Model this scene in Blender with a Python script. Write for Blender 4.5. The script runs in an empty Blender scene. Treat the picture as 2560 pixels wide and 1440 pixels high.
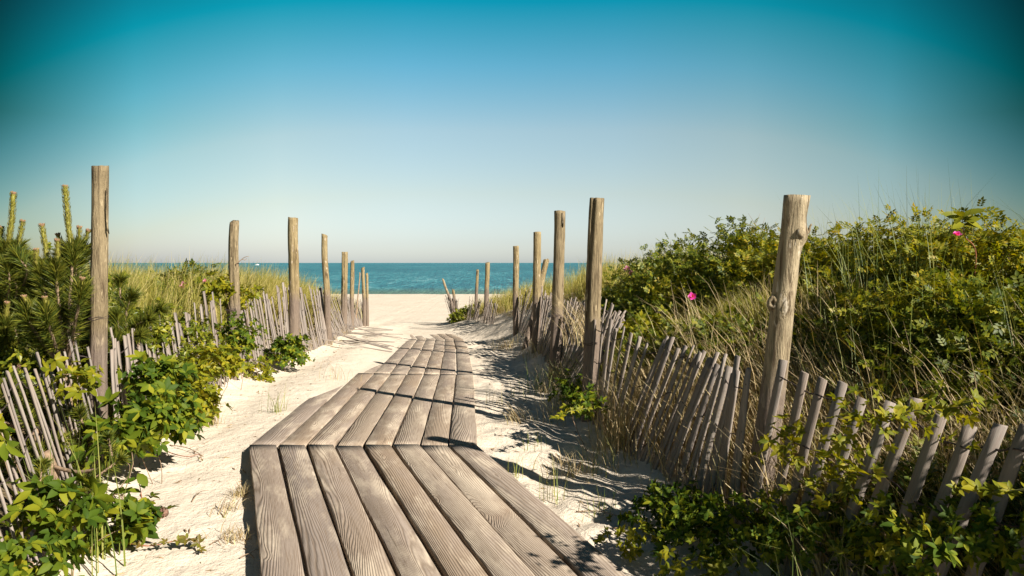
import bpy, math, random
import numpy as np
from mathutils import Vector, Matrix
rng = np.random.default_rng(11)
random.seed(11)
S = bpy.context.scene
C = S.collection
F = 1850.0
PITCH = math.radians(1.95)
CZ = 1.40
cp, sp = math.cos(PITCH), math.sin(PITCH)

# ------------------------------------------------------------------ measuring
def P(px, py, d):
    a = (px - 1280) / F
    b = (720 - py) / F
    dy = cp + b * sp
    dz = -sp + b * cp
    t = d / dy
    return np.array([a * t, d, CZ + dz * t])

def sstep(a, b, x):
    t = np.clip((x - a) / (b - a), 0, 1)
    return t * t * (3 - 2 * t)

def _hash(i, j, k, seed):
    h = (i * 374761393 + j * 668265263 + k * 1274126177 + seed * 974711) & 0xFFFFFFFF
    h = ((h ^ (h >> 13)) * 1274126177) & 0xFFFFFFFF
    h = h ^ (h >> 16)
    return (h & 0xFFFF) / 65535.0

def noise3(p, seed=0):
    p = np.asarray(p, float)
    i = np.floor(p).astype(np.int64)
    f = p - i
    f = f * f * (3 - 2 * f)
    r = 0
    for dx in (0, 1):
        for dy in (0, 1):
            for dz in (0, 1):
                w = (f[..., 0] if dx else 1 - f[..., 0]) * (f[..., 1] if dy else 1 - f[..., 1]) * (f[..., 2] if dz else 1 - f[..., 2])
                r = r + w * _hash(i[..., 0] + dx, i[..., 1] + dy, i[..., 2] + dz, seed)
    return r * 2 - 1

def noise2(x, y, sc, seed=0):
    return noise3(np.stack([x * sc, y * sc, np.zeros_like(x) + 0.37], -1), seed)

# ------------------------------------------------------------------ terrain
JY = [1.45, 5.27, 9.08, 12.94, 16.48, 19.2]
JX = [0.38, -1.065, -1.296, -1.588, -1.915, -2.48]
JZ = [-0.07, 0.095, 0.036, -0.104, -0.30, -0.385]
WALK_W = 1.63
def walkz(y):
    return np.interp(y, JY + [21, 30, 57, 66, 80, 120, 400], JZ + [-0.44, -0.6, -1.0, -1.75, -3.2, -4.5, -9])
def walkx(y):
    return np.interp(y, JY, JX)
def xl(y):
    return np.interp(y, [0, 3, 4.5, 6, 8, 10, 12, 15.5, 18.4, 21, 24, 30],
                     [-1.85, -2.0, -2.6, -2.85, -3.0, -3.0, -3.0, -3.45, -3.95, -4.2, -4.5, -7])
def xr(y):
    return np.interp(y, [-2, 1.5, 2.3, 2.9, 3.93, 5, 5.95, 8.4, 11.1, 14.3, 18, 22, 25, 30],
                     [1.85, 1.60, 1.47, 1.37, 1.22, 0.85, 0.62, 0.52, 0.38, 0.12, -0.62, -1.8, -1.0, 4])
def ground(x, y):
    x = np.asarray(x, float); y = np.asarray(y, float)
    off = np.interp(y, [1, 5.0, 5.7, 9, 12, 16, 18, 19.2, 21], [-0.085, -0.085, -0.035, -0.02, -0.02, -0.012, -0.004, 0.02, 0.0])
    z = walkz(y) + off
    wx = walkx(y)
    inw = (np.abs(x - wx) < 1.1) & (y < 19)
    # drifted sand lapping over the left edge of the far sections
    z = z + 0.066 * np.exp(-((x - (wx - 1.0)) / 0.40) ** 2) * sstep(5.6, 8.5, y) * (1 - sstep(19, 24, y)) 
    z = z + 0.05 * np.exp(-((x - (wx - 0.95)) / 0.42) ** 2) * (1 + .5 * noise2(x, y, 1.7, 8)) * sstep(8.8, 11.5, y) * (1 - sstep(19, 24, y))
    # right bank
    s = x - xr(y)
    A = np.interp(y, [-5, 2, 6, 8, 12, 15, 19, 23, 26], [1.1, 1.1, 1.06, 1.02, 1.08, 1.10, 0.72, 0.2, 0.0])
    s0 = np.interp(y, [3, 8, 12, 16, 20], [-0.25, -0.45, -0.6, -0.85, -1.0])
    w = np.interp(y, [3, 7, 12, 20], [2.5, 2.65, 2.4, 2.4])
    r = sstep(0, 1, (s - s0) / w) * A
    r = r * (1 - 0.35 * sstep(3, 14, s))
    # left bank
    sl = xl(y) - x
    Al = np.interp(y, [-5, 3, 6, 10, 15, 19, 23, 26], [0.6, 0.6, 0.74, 0.86, 0.84, 0.55, 0.12, 0.0])
    l = sstep(0, 1, (sl + 0.45) / np.interp(y, [5, 9, 14], [2.2, 1.75, 1.6])) * Al
    z = z + r + l
    side = np.clip(np.abs(x - wx) - 0.75, 0, 1)
    lump = noise2(x, y, 1.3, 1) * 0.035 + noise2(x, y, 3.7, 2) * 0.016
    z = z + lump * side * (1 + 0.9 * sstep(0.0, 0.5, x - wx - 0.8)) * (1 - sstep(26, 40, y) * 0.4)
    rough = noise2(x, y, 4.6, 6) * 0.014 * (x > wx) + noise2(x, y, 8.5, 3) * 0.011 + noise2(x, y, 17, 4) * 0.0045
    z = z + rough * np.clip(side * 6, 0, 1) * (1 + 0.8 * (x > wx))
    return z
def G(x, y):
    return float(ground(np.array([x]), np.array([y]))[0])
def GP(px, py):
    """point of the ground seen at a pixel"""
    ds = np.concatenate([np.arange(1.2, 30, 0.04), np.arange(30, 90, .3)])
    q = np.array([P(px, py, d) for d in ds])
    g = ground(q[:, 0], q[:, 1])
    k = np.argmax(q[:, 2] <= g)
    return np.array([q[k, 0], q[k, 1], g[k]])

# ------------------------------------------------------------------ mesh tools
ORG = {}
class MB:
    def __init__(s): s.v = []; s.f = []; s.n = 0
    def add(s, v, faces):
        v = np.asarray(v, float).reshape(-1, 3)
        for f in faces:
            f = np.asarray(f, np.int64)
            if f.size: s.f.append(f + s.n)
        s.v.append(v); s.n += len(v)
    def build(s, name, mat, parent=None, origin=None, smooth=False):
        v = np.concatenate(s.v) if s.v else np.zeros((0, 3))
        if origin is None:
            origin = ORG[parent.name] if parent is not None else np.zeros(3)
        origin = np.asarray(origin, float)
        me = bpy.data.meshes.new(name)
        me.vertices.add(len(v)); me.vertices.foreach_set('co', (v - origin).astype(np.float32).ravel())
        tot = sum(f.size for f in s.f); npoly = sum(len(f) for f in s.f)
        li = np.concatenate([f.ravel() for f in s.f]).astype(np.int32)
        lt = np.concatenate([np.full(len(f), f.shape[1], np.int32) for f in s.f])
        ls = np.concatenate([[0], np.cumsum(lt)[:-1]]).astype(np.int32)
        me.loops.add(tot); me.loops.foreach_set('vertex_index', li)
        me.polygons.add(npoly)
        me.polygons.foreach_set('loop_start', ls); me.polygons.foreach_set('loop_total', lt)
        if smooth: me.polygons.foreach_set('use_smooth', np.ones(npoly, bool))
        me.update(calc_edges=True); me.validate()
        me.materials.append(mat)
        o = bpy.data.objects.new(name, me); C.objects.link(o)
        if parent is not None:
            o.parent = parent
            o.location = Vector(origin - ORG[parent.name])
        else:
            o.location = Vector(origin)
        ORG[o.name] = origin
        return o

USED = {}
def tag(o, label=None, cat=None, group=None, kind=None):
    if label:
        o['label'] = label
        USED[label] = USED.get(label, 0) + 1
    if cat: o['category'] = cat
    if group: o['group'] = group
    if kind: o['kind'] = kind
    return o
def empty(name, loc):
    o = bpy.data.objects.new(name, None); C.objects.link(o)
    o.empty_display_size = 0.1
    o.location = Vector(loc); ORG[o.name] = np.asarray(loc, float)
    return o

def nrm(a):
    return a / (np.linalg.norm(a, axis=-1, keepdims=True) + 1e-9)

def tube(mb, pts, rad, n=6, cap=True, rfun=None):
    pts = np.asarray(pts, float); m = len(pts)
    rad = np.broadcast_to(np.asarray(rad, float), (m,))
    t = np.gradient(pts, axis=0); t = nrm(t)
    ref = np.array([0., 0, 1]) if abs(t[0, 2]) < 0.8 else np.array([1., 0, 0])
    u = nrm(np.cross(t, ref)); w = np.cross(t, u)
    a = np.arange(n) * 2 * np.pi / n
    v = pts[:, None, :] + rad[:, None, None] * (np.cos(a)[None, :, None] * u[:, None, :] + np.sin(a)[None, :, None] * w[:, None, :])
    i = np.arange(m - 1)[:, None] * n; j = np.arange(n)[None, :]; j2 = (j + 1) % n
    q = np.stack([i + j, i + j2, i + n + j2, i + n + j], -1).reshape(-1, 4)
    fs = [q]
    if cap:
        fs.append(np.arange(n)[None, ::-1]); fs.append((np.arange(n) + (m - 1) * n)[None, :])
    mb.add(v.reshape(-1, 3), fs)

def spline(pts, n):
    """smooth curve through points"""
    pts = np.asarray(pts, float)
    k = len(pts)
    t = np.linspace(0, k - 1, n)
    i = np.clip(np.floor(t).astype(int), 0, k - 2); f = (t - i)[:, None]
    p0 = pts[np.clip(i - 1, 0, k - 1)]; p1 = pts[i]; p2 = pts[i + 1]; p3 = pts[np.clip(i + 2, 0, k - 1)]
    return 0.5 * ((2 * p1) + (-p0 + p2) * f + (2 * p0 - 5 * p1 + 4 * p2 - p3) * f ** 2 + (-p0 + 3 * p1 - 3 * p2 + p3) * f ** 3)

def frames(d, up):
    x = nrm(d); z = nrm(up - (up * x).sum(-1, keepdims=True) * x); y = np.cross(z, x)
    return np.stack([x, y, z], -1)
def scatter(mb, tv, tf, pos, R, s):
    N = len(pos); nv = len(tv)
    s = np.broadcast_to(np.asarray(s, float), (N,))
    v = np.einsum('nij,vj->nvi', R, tv) * s[:, None, None] + pos[:, None, :]
    fs = [(np.arange(N)[:, None, None] * nv + f[None]).reshape(-1, f.shape[1]) for f in tf]
    mb.add(v.reshape(-1, 3), fs)

def xf(v, ang=0, s=1, pitch=0, loc=(0, 0, 0)):
    v = np.asarray(v, float) * s
    c, n_ = math.cos(pitch), math.sin(pitch)
    v = v @ np.array([[c, 0, n_], [0, 1, 0], [-n_, 0, c]])      # pitch about y: positive droops
    v[:, 2] = v[:, 2]
    c, n_ = math.cos(ang), math.sin(ang)
    v = v @ np.array([[c, n_, 0], [-n_, c, 0], [0, 0, 1]])
    return v + np.asarray(loc, float)
def merge(parts):
    V = []; T = {}; n = 0
    for v, fs in parts:
        V.append(v)
        for f in fs: T.setdefault(f.shape[1], []).append(f + n)
        n += len(v)
    return np.concatenate(V), [np.concatenate(x) for x in T.values()]
def leaflet_big(wd=0.26, droop=0.26, fold=0.07, base=.0, lo=.7):
    m = [(base, 0, 0), (.3, 0, -.01), (.66, 0, -droop * .42), (1.05, 0, -droop)]
    l = [(.26, wd * lo, fold), (.56, wd, fold * .7 - droop * .26), (.83, wd * .68, fold * .3 - droop * .6)]
    r = [(a, -b, c) for a, b, c in l]
    v = np.array(m + l + r)
    q = np.array([[1, 2, 5, 4], [2, 1, 7, 8]])
    t = np.array([[0, 1, 4], [1, 0, 7], [2, 6, 5], [2, 3, 6], [2, 8, 9], [3, 2, 9]])
    return v, [q, t]
def leaflet_small(wd=0.3, fold=0.1):
    v = np.array([(0, 0, 0), (.45, wd, fold), (1, 0, -.08), (.45, -wd, fold), (.5, 0, 0)])
    return v, [np.array([[0, 4, 1], [4, 2, 1], [0, 3, 4], [4, 3, 2]])]
def palmate():
    v, f = leaflet_big(.25, .42, .09, .10, .5)
    out = []
    for a, s in ((-112, .72), (-56, .92), (0, 1), (56, .92), (112, .72)):
        out.append((xf(v, math.radians(a), s, 0.55 + .25 * abs(a) / 112, (.0, 0, 0)), f))
    return merge(out)
def pinnate():
    v, f = leaflet_small(.3)
    out = []
    for t, s in ((.28, .34), (.5, .4), (.72, .42)):
        for sg in (-1, 1):
            out.append((xf(v, sg * 1.05, s, .1, (t, 0, 0)), f))
    out.append((xf(v, 0, .44, .15, (.82, 0, 0)), f))
    return merge(out)
def whorl(n=8, wd=.22):
    v, f = leaflet_small(wd)
    out = []
    for k in range(n):
        lv = xf(v, 0, 1 - .25 * (k % 2), -.55 - .35 * (k % 2))
        c, s_ = math.cos(k * 2.4), math.sin(k * 2.4)
        lv = lv @ np.array([[c, s_, 0], [-s_, c, 0], [0, 0, 1]])
        lv[:, 2] += .05 * k
        out.append((lv[:, [2, 1, 0]] * np.array([1, 1, -1]), f))   # axis along +x
    return merge(out)
T_PALM, T_PINN, T_WHORL = palmate(), pinnate(), whorl()
T_ONE = leaflet_big(.3, .2, .08)
T_SMALL = leaflet_small(.28)

def blades(mb, base, h, ang, bend, w, segs=4, twist=None):
    N = len(base)
    t = np.linspace(0, 1, segs + 1)
    d = np.stack([np.cos(ang), np.sin(ang), np.zeros(N)], -1)
    L = h[:, None] * t[None]
    th = bend[:, None] * t[None] ** 1.3          # angle from vertical
    dt = np.diff(np.concatenate([[0], t]))
    sx = np.cumsum(np.sin(th) * dt[None], 1) * h[:, None]
    sz = np.cumsum(np.cos(th) * dt[None], 1) * h[:, None]
    p = base[:, None, :] + d[:, None, :] * sx[..., None]
    p[..., 2] += sz
    tw = ang + np.pi / 2 + (0 if twist is None else twist)
    side = np.stack([np.cos(tw), np.sin(tw), np.zeros(N)], -1)
    wt = w[:, None] * np.clip(1 - t[None] ** 1.6, 0.05, 1) * .5
    a = p + side[:, None, :] * wt[..., None]; b = p - side[:, None, :] * wt[..., None]
    v = np.stack([a, b], 2).reshape(N, -1, 3)
    nv = 2 * (segs + 1)
    q = np.array([[2 * k, 2 * k + 1, 2 * k + 3, 2 * k + 2] for k in range(segs)])
    mb.add(v.reshape(-1, 3), [(np.arange(N)[:, None, None] * nv + q[None]).reshape(-1, 4)])

# ------------------------------------------------------------------ materials
def newmat(name):
    m = bpy.data.materials.new(name); m.use_nodes = True
    nt = m.node_tree; nt.nodes.clear()
    out = nt.nodes.new('ShaderNodeOutputMaterial')
    b = nt.nodes.new('ShaderNodeBsdfPrincipled')
    nt.links.new(b.outputs[0], out.inputs[0])
    return m, nt, b, out
def N(nt, typ, **kw):
    n = nt.nodes.new('ShaderNode' + typ)
    for k, v in kw.items():
        if isinstance(k, str) and hasattr(n, k): setattr(n, k, v)
    return n
def math_(nt, op, a, b=None, clamp=False):
    n = nt.nodes.new('ShaderNodeMath'); n.operation = op; n.use_clamp = clamp
    for i, x in enumerate((a, b)):
        if x is None: continue
        if isinstance(x, (int, float)): n.inputs[i].default_value = x
        else: nt.links.new(x, n.inputs[i])
    return n.outputs[0]
def ramp(nt, fac, stops, interp='LINEAR'):
    n = nt.nodes.new('ShaderNodeValToRGB'); cr = n.color_ramp; cr.interpolation = interp
    while len(cr.elements) < len(stops): cr.elements.new(0.5)
    for e, (p, c) in zip(cr.elements, stops):
        e.position = p; e.color = (*c, 1) if len(c) == 3 else c
    nt.links.new(fac, n.inputs[0]); return n.outputs[0]
def noise(nt, vec, scale, detail=3, rough=.55, dist=0):
    n = nt.nodes.new('ShaderNodeTexNoise')
    n.inputs['Scale'].default_value = scale; n.inputs['Detail'].default_value = detail
    n.inputs['Roughness'].default_value = rough; n.inputs['Distortion'].default_value = dist
    if vec is not None: nt.links.new(vec, n.inputs['Vector'])
    return n.outputs['Fac']
def vmul(nt, vec, k, add=None):
    n = nt.nodes.new('ShaderNodeVectorMath'); n.operation = 'MULTIPLY'
    nt.links.new(vec, n.inputs[0]); n.inputs[1].default_value = k
    o = n.outputs[0]
    if add is not None:
        a = nt.nodes.new('ShaderNodeVectorMath'); a.operation = 'ADD'
        nt.links.new(o, a.inputs[0]); nt.links.new(add, a.inputs[1]); o = a.outputs[0]
    return o
def mix(nt, fac, a, b, blend='MIX'):
    n = nt.nodes.new('ShaderNodeMix'); n.data_type = 'RGBA'; n.blend_type = blend
    if isinstance(fac, (int, float)): n.inputs[0].default_value = fac
    else: nt.links.new(fac, n.inputs[0])
    for i, x in ((6, a), (7, b)):
        if isinstance(x, tuple): n.inputs[i].default_value = (*x, 1)
        else: nt.links.new(x, n.inputs[i])
    return n.outputs[2]
def bump(nt, bsdf, h, strength, dist):
    n = nt.nodes.new('ShaderNodeBump'); n.inputs['Strength'].default_value = strength
    n.inputs['Distance'].default_value = dist
    nt.links.new(h, n.inputs['Height']); nt.links.new(n.outputs[0], bsdf.inputs['Normal'])
def setp(b, **k):
    for a, v in k.items():
        a = a.replace('_', ' ')
        b.inputs[a].default_value = v if not isinstance(v, tuple) else (*v, 1)
def coords(nt, which='Object'):
    return nt.nodes.new('ShaderNodeTexCoord').outputs[which]
def randvec(nt, k=40):
    oi = nt.nodes.new('ShaderNodeObjectInfo')
    c = nt.nodes.new('ShaderNodeCombineXYZ')
    r = math_(nt, 'MULTIPLY', oi.outputs['Random'], k)
    nt.links.new(r, c.inputs[0]); nt.links.new(r, c.inputs[1]); nt.links.new(r, c.inputs[2])
    return c.outputs[0], oi.outputs['Random']

def mat_sand():
    m, nt, b, _ = newmat('sand')
    co = coords(nt)
    n1 = noise(nt, co, 0.9, 4); n2 = noise(nt, co, 14, 5, .65); n3 = noise(nt, co, 160, 2, .7)
    col = ramp(nt, n1, [(.3, (.575, .495, .39)), (.7, (.665, .585, .475))])
    col = mix(nt, math_(nt, 'MULTIPLY', n2, .45), col, (.54, .43, .31), 'MIX')
    sp_ = ramp(nt, n3, [(.30, (1, 1, 1)), (.36, (0, 0, 0))])
    col = mix(nt, math_(nt, 'MULTIPLY', sp_, .35), col, (.25, .18, .12))
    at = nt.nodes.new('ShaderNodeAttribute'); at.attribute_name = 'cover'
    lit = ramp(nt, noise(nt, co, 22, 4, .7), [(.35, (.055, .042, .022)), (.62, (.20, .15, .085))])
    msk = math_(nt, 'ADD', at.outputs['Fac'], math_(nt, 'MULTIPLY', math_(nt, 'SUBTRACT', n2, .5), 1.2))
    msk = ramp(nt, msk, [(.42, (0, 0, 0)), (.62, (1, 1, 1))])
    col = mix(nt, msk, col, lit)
    nt.links.new(col, b.inputs['Base Color'])
    setp(b, Roughness=.95); b.inputs['Specular IOR Level'].default_value = .15
    h = math_(nt, 'ADD', math_(nt, 'MULTIPLY', noise(nt, co, 7, 5, .6), 1.0), math_(nt, 'MULTIPLY', noise(nt, co, 48, 4, .65), .35))
    bump(nt, b, h, .8, .035)
    return m

def mat_plank():
    m, nt, b, _ = newmat('weathered_plank')
    co = coords(nt); rv, rnd = randvec(nt, 37)
    v = vmul(nt, co, (.42, 4.2, 4.2), rv)
    n = noise(nt, v, 1.0, 1.5, .4, .1)
    knot = noise(nt, vmul(nt, co, (2.2, 7, 7), rv), 1.0, 0)
    knot = ramp(nt, knot, [(.70, (0, 0, 0)), (.86, (1, 1, 1))])
    fine = noise(nt, vmul(nt, co, (5, 130, 130), rv), 1.0, 3, .6)
    wob = noise(nt, vmul(nt, co, (6, 40, 40), rv), 1.0, 2)
    wob2 = noise(nt, vmul(nt, co, (3, 11, 11), rv), 1.0, 3, .6)
    sepp = nt.nodes.new('ShaderNodeSeparateXYZ'); nt.links.new(co, sepp.inputs[0])
    amp = math_(nt, 'ADD', 80.0, math_(nt, 'MULTIPLY', rnd, 190.0))
    ph = math_(nt, 'ADD', math_(nt, 'MULTIPLY', n, amp), math_(nt, 'MULTIPLY', wob, 3.6))
    ph = math_(nt, 'ADD', ph, math_(nt, 'MULTIPLY', sepp.outputs[1], 560.0))
    ph = math_(nt, 'ADD', ph, math_(nt, 'MULTIPLY', knot, 30.0))
    ring = math_(nt, 'MULTIPLY', math_(nt, 'ADD', math_(nt, 'SINE', ph), 1.0), .5)
    ring = math_(nt, 'POWER', ring, 1.8)
    tone = ramp(nt, rnd, [(0, (.325, .245, .172)), (.33, (.395, .32, .242)), (.66, (.262, .215, .18)), (1, (.36, .272, .192))])
    blot = noise(nt, vmul(nt, co, (1.2, 4, 4), rv), 1.0, 4, .6)
    tone = mix(nt, ramp(nt, blot, [(.42, (0, 0, 0)), (.62, (.8, .8, .8))]), tone, (.33, .265, .215))
    gr = math_(nt, 'MULTIPLY', ring, math_(nt, 'ADD', .14, math_(nt, 'MULTIPLY', wob2, .9)))
    col = mix(nt, gr, tone, (.145, .10, .066))
    col = mix(nt, ramp(nt, fine, [(.50, (0, 0, 0)), (.68, (.7, .7, .7))]), col, (.20, .145, .10))
    col = mix(nt, math_(nt, 'MULTIPLY', knot, .55), col, (.24, .165, .11))
    crk = noise(nt, vmul(nt, co, (1.6, 95, 95), rv), 1.0, 2, .5)
    col = mix(nt, ramp(nt, crk, [(.685, (0, 0, 0)), (.72, (.85, .85, .85))]), col, (.07, .048, .032))
    # wind-blown sand caught in the grain
    dn = noise(nt, vmul(nt, co, (2.0, 7, 7), rv), 1.0, 5, .65)
    dm = math_(nt, 'MULTIPLY', ramp(nt, dn, [(.48, (0, 0, 0)), (.64, (.8, .8, .8))]), math_(nt, 'SUBTRACT', 1.0, math_(nt, 'MULTIPLY', ring, .6)))
    col = mix(nt, dm, col, (.55, .455, .34))
    nt.links.new(col, b.inputs['Base Color'])
    setp(b, Roughness=.85); b.inputs['Specular IOR Level'].default_value = .2
    h = math_(nt, 'SUBTRACT', math_(nt, 'MULTIPLY', fine, .5), math_(nt, 'MULTIPLY', ring, .8))
    bump(nt, b, h, .6, .004)
    return m

def mat_post(name, c1, c2, dark, sx=26, peel=(.5, .4, .29)):
    m, nt, b, _ = newmat(name)
    co = coords(nt); rv, rnd = randvec(nt, 23)
    f1 = noise(nt, vmul(nt, co, (sx, sx, 2.4), rv), 1.0, 6, .7, .8)
    f2 = noise(nt, vmul(nt, co, (90, 90, 10), rv), 1.0, 3, .6)
    bl = noise(nt, vmul(nt, co, (7, 7, 3.2), rv), 1.0, 3)
    col = ramp(nt, bl, [(.35, c1), (.65, c2)])
    col = mix(nt, ramp(nt, f1, [(.36, (1, 1, 1)), (.50, (0, 0, 0))]), col, dark)
    col = mix(nt, ramp(nt, f2, [(.55, (0, 0, 0)), (.75, (.6, .6, .6))]), col, dark)
    pl = noise(nt, vmul(nt, co, (30, 30, 9), rv), 1.0, 2)
    col = mix(nt, ramp(nt, pl, [(.63, (0, 0, 0)), (.68, (.8, .8, .8))]), col, peel)
    # greyer foot where drifted sand keeps it damp
    sep = nt.nodes.new('ShaderNodeSeparateXYZ'); nt.links.new(co, sep.inputs[0])
    zz = math_(nt, 'ADD', sep.outputs[2], math_(nt, 'MULTIPLY', bl, .25))
    foot = ramp(nt, zz, [(.84, (.75, .75, .75)), (1.04, (0, 0, 0))])
    col = mix(nt, foot, col, (.165, .125, .108))
    nt.links.new(col, b.inputs['Base Color'])
    setp(b, Roughness=.9); b.inputs['Specular IOR Level'].default_value = .15
    bump(nt, b, math_(nt, 'ADD', f1, math_(nt, 'MULTIPLY', f2, .4)), 1.0, .025)
    return m

def mat_slat():
    m, nt, b, _ = newmat('weathered_lath')
    co = coords(nt); rv, rnd = randvec(nt, 31)
    f = noise(nt, vmul(nt, co, (130, 130, 6), rv), 1.0, 4, .65)
    bl = noise(nt, vmul(nt, co, (12, 12, 4), rv), 1.0, 3)
    tone = ramp(nt, rnd, [(0, (.215, .178, .142)), (.45, (.31, .265, .222)), (.7, (.26, .225, .19)), (1, (.18, .155, .135))])
    col = mix(nt, ramp(nt, f, [(.42, (.75, .75, .75)), (.58, (0, 0, 0))]), tone, (.20, .16, .135))
    col = mix(nt, ramp(nt, bl, [(.5, (0, 0, 0)), (.7, (.5, .5, .5))]), col, (.25, .19, .15))
    nt.links.new(col, b.inputs['Base Color']); setp(b, Roughness=.9)
    b.inputs['Specular IOR Level'].default_value = .15
    bump(nt, b, f, .6, .003)
    return m

def mat_leaf(name, stops, rough=.45, transl=.3, spec=.28, island=True, bumpy=False):
    m, nt, b, out = newmat(name)
    g = nt.nodes.new('ShaderNodeNewGeometry')
    r = g.outputs['Random Per Island']
    co = coords(nt)
    # patches of older and younger growth
    r2 = math_(nt, 'ADD', math_(nt, 'MULTIPLY', r, .72), math_(nt, 'MULTIPLY', noise(nt, co, 3.0, 2), .36))
    col = ramp(nt, r2, stops)
    nt.links.new(col, b.inputs['Base Color']); setp(b, Roughness=rough)
    b.inputs['Specular IOR Level'].default_value = spec
    if transl > 0:
        t = nt.nodes.new('ShaderNodeBsdfTranslucent')
        tc = mix(nt, 1.0, col, (1.35, 1.25, .35), 'MULTIPLY')
        nt.links.new(tc, t.inputs[0])
        mx = nt.nodes.new('ShaderNodeMixShader'); mx.inputs[0].default_value = transl
        nt.links.new(b.outputs[0], mx.inputs[1]); nt.links.new(t.outputs[0], mx.inputs[2])
        nt.links.new(mx.outputs[0], out.inputs[0])
    return m
def mat_plain(name, col, rough=.8, var=0.25, scale=30, metal=0):
    m, nt, b, _ = newmat(name)
    n = noise(nt, coords(nt), scale, 3)
    dk = tuple(c * (1 - var) for c in col); lt = tuple(min(1, c * (1 + var)) for c in col)
    nt.links.new(ramp(nt, n, [(.3, dk), (.7, lt)]), b.inputs['Base Color'])
    setp(b, Roughness=rough, Metallic=metal); b.inputs['Specular IOR Level'].default_value = .25
    return m
def mat_sea():
    m, nt, b, _ = newmat('sea_water')
    co = coords(nt)
    ws = []
    big = noise(nt, vmul(nt, co, (.004, .006, 1)), 1.0, 4, .6)
    mid = noise(nt, vmul(nt, co, (.05, .018, 1)), 1.0, 4, .6)
    sm = noise(nt, vmul(nt, co, (.85, .11, 1)), 1.0, 4, .65)
    tiny = noise(nt, vmul(nt, co, (2.2, .3, 1)), 1.0, 3, .6)
    v = math_(nt, 'ADD', math_(nt, 'ADD', math_(nt, 'MULTIPLY', big, .22), math_(nt, 'MULTIPLY', mid, .2)), math_(nt, 'MULTIPLY', sm, .6))
    col = ramp(nt, v, [(.40, (.003, .060, .088)), (.51, (.008, .125, .152)), (.59, (.035, .215, .235)), (.66, (.24, .42, .42))])
    sep = nt.nodes.new('ShaderNodeSeparateXYZ'); nt.links.new(co, sep.inputs[0])
    yy = math_(nt, 'ADD', sep.outputs[1], math_(nt, 'MULTIPLY', noise(nt, vmul(nt, co, (.03, .05, 1)), 1.0, 2), 8))
    sh = ramp(nt, math_(nt, 'DIVIDE', yy, 200.0), [(.515, (1, 1, 1)), (.60, (0, 0, 0))])
    col = mix(nt, math_(nt, 'MULTIPLY', sh, .85), col, (.085, .135, .06))   # shallows over sand
    nt.links.new(col, b.inputs['Base Color'])
    setp(b, Roughness=.35, IOR=1.33); b.inputs['Specular IOR Level'].default_value = .28
    h = math_(nt, 'ADD', math_(nt, 'MULTIPLY', sm, 1.0), math_(nt, 'MULTIPLY', tiny, .35))
    bump(nt, b, h, 1.0, 1.4)
    return m

M_SAND = mat_sand(); M_PLANK = mat_plank(); M_SLAT = mat_slat()
M_POST = mat_post('weathered_post', (.235, .175, .088), (.31, .24, .128), (.09, .06, .032))
M_BARK = mat_post('barked_post', (.20, .152, .086), (.285, .22, .128), (.075, .052, .03), 34, (.42, .33, .2))
M_PALE = mat_post('peeled_post', (.28, .22, .135), (.38, .305, .195), (.12, .085, .05), 24, (.55, .47, .36))
M_WIRE = mat_plain('rusty_wire', (.055, .04, .035), .7, .4, 60)
M_TWIG = mat_plain('dry_twig', (.24, .165, .105), .9, .35, 40)
M_STEM = mat_plain('green_stem', (.20, .19, .06), .7, .3, 30)
M_REDSTEM = mat_plain('red_stem', (.26, .09, .045), .7, .3, 30)
M_VINE = mat_leaf('creeper_leaf', [(.12, (.028, .058, .006)), (.45, (.060, .098, .007)), (.72, (.125, .155, .009)), (.93, (.24, .23, .014)), (1, (.30, .17, .02))], .6, .28, .15)
M_VINEY = mat_leaf('young_creeper_leaf', [(.1, (.08, .11, .008)), (.5, (.18, .19, .010)), (.9, (.33, .28, .015))], .5, .4, .25)
M_REDL = mat_leaf('bronze_creeper_leaf', [(.1, (.07, .09, .012)), (.5, (.13, .085, .02)), (.9, (.15, .15, .02))], .4, .25)
M_ROSE = mat_leaf('rose_leaf', [(.1, (.032, .055, .007)), (.45, (.085, .115, .010)), (.75, (.18, .19, .013)), (.95, (.30, .26, .02))], .5, .35)
M_ROSEY = mat_leaf('yellowing_rose_leaf', [(.1, (.06, .085, .009)), (.45, (.16, .175, .012)), (.8, (.30, .265, .015)), (1, (.40, .24, .03))], .5, .4)
M_BAY = mat_leaf('bayberry_leaf', [(.1, (.05, .078, .008)), (.5, (.13, .15, .011)), (.9, (.26, .245, .018))], .4, .3)
M_NEED = mat_leaf('pine_needle', [(.1, (.025, .045, .006)), (.5, (.075, .095, .011)), (.9, (.19, .18, .02))], .45, .15)
M_CANDLE = mat_leaf('pine_candle', [(.1, (.14, .14, .022)), (.6, (.24, .22, .035)), (1, (.30, .25, .07))], .55, .1)
M_BUD = mat_plain('candle_bud', (.22, .13, .075), .85, .4, 80)
M_GRASS = mat_leaf('dune_grass', [(.12, (.12, .14, .022)), (.36, (.27, .255, .045)), (.65, (.45, .375, .10)), (.92, (.60, .49, .23))], .55, .35)
M_GREENG = mat_leaf('green_grass', [(.15, (.07, .11, .022)), (.5, (.15, .19, .035)), (.85, (.29, .28, .07))], .5, .25)
M_BANKG = mat_leaf('bank_grass', [(.12, (.13, .155, .022)), (.4, (.27, .275, .042)), (.7, (.44, .39, .08)), (.95, (.58, .47, .17))], .55, .42)
M_DRYG = mat_leaf('dry_grass', [(.15, (.22, .15, .075)), (.45, (.40, .295, .155)), (.75, (.52, .42, .23)), (.95, (.25, .25, .06))], .6, .22)
M_LITTER = mat_leaf('dry_litter', [(.1, (.17, .10, .055)), (.5, (.30, .19, .10)), (.9, (.42, .31, .17))], .8, 0)
M_CONE = mat_plain('pine_cone', (.17, .095, .065), .8, .5, 90)
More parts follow.
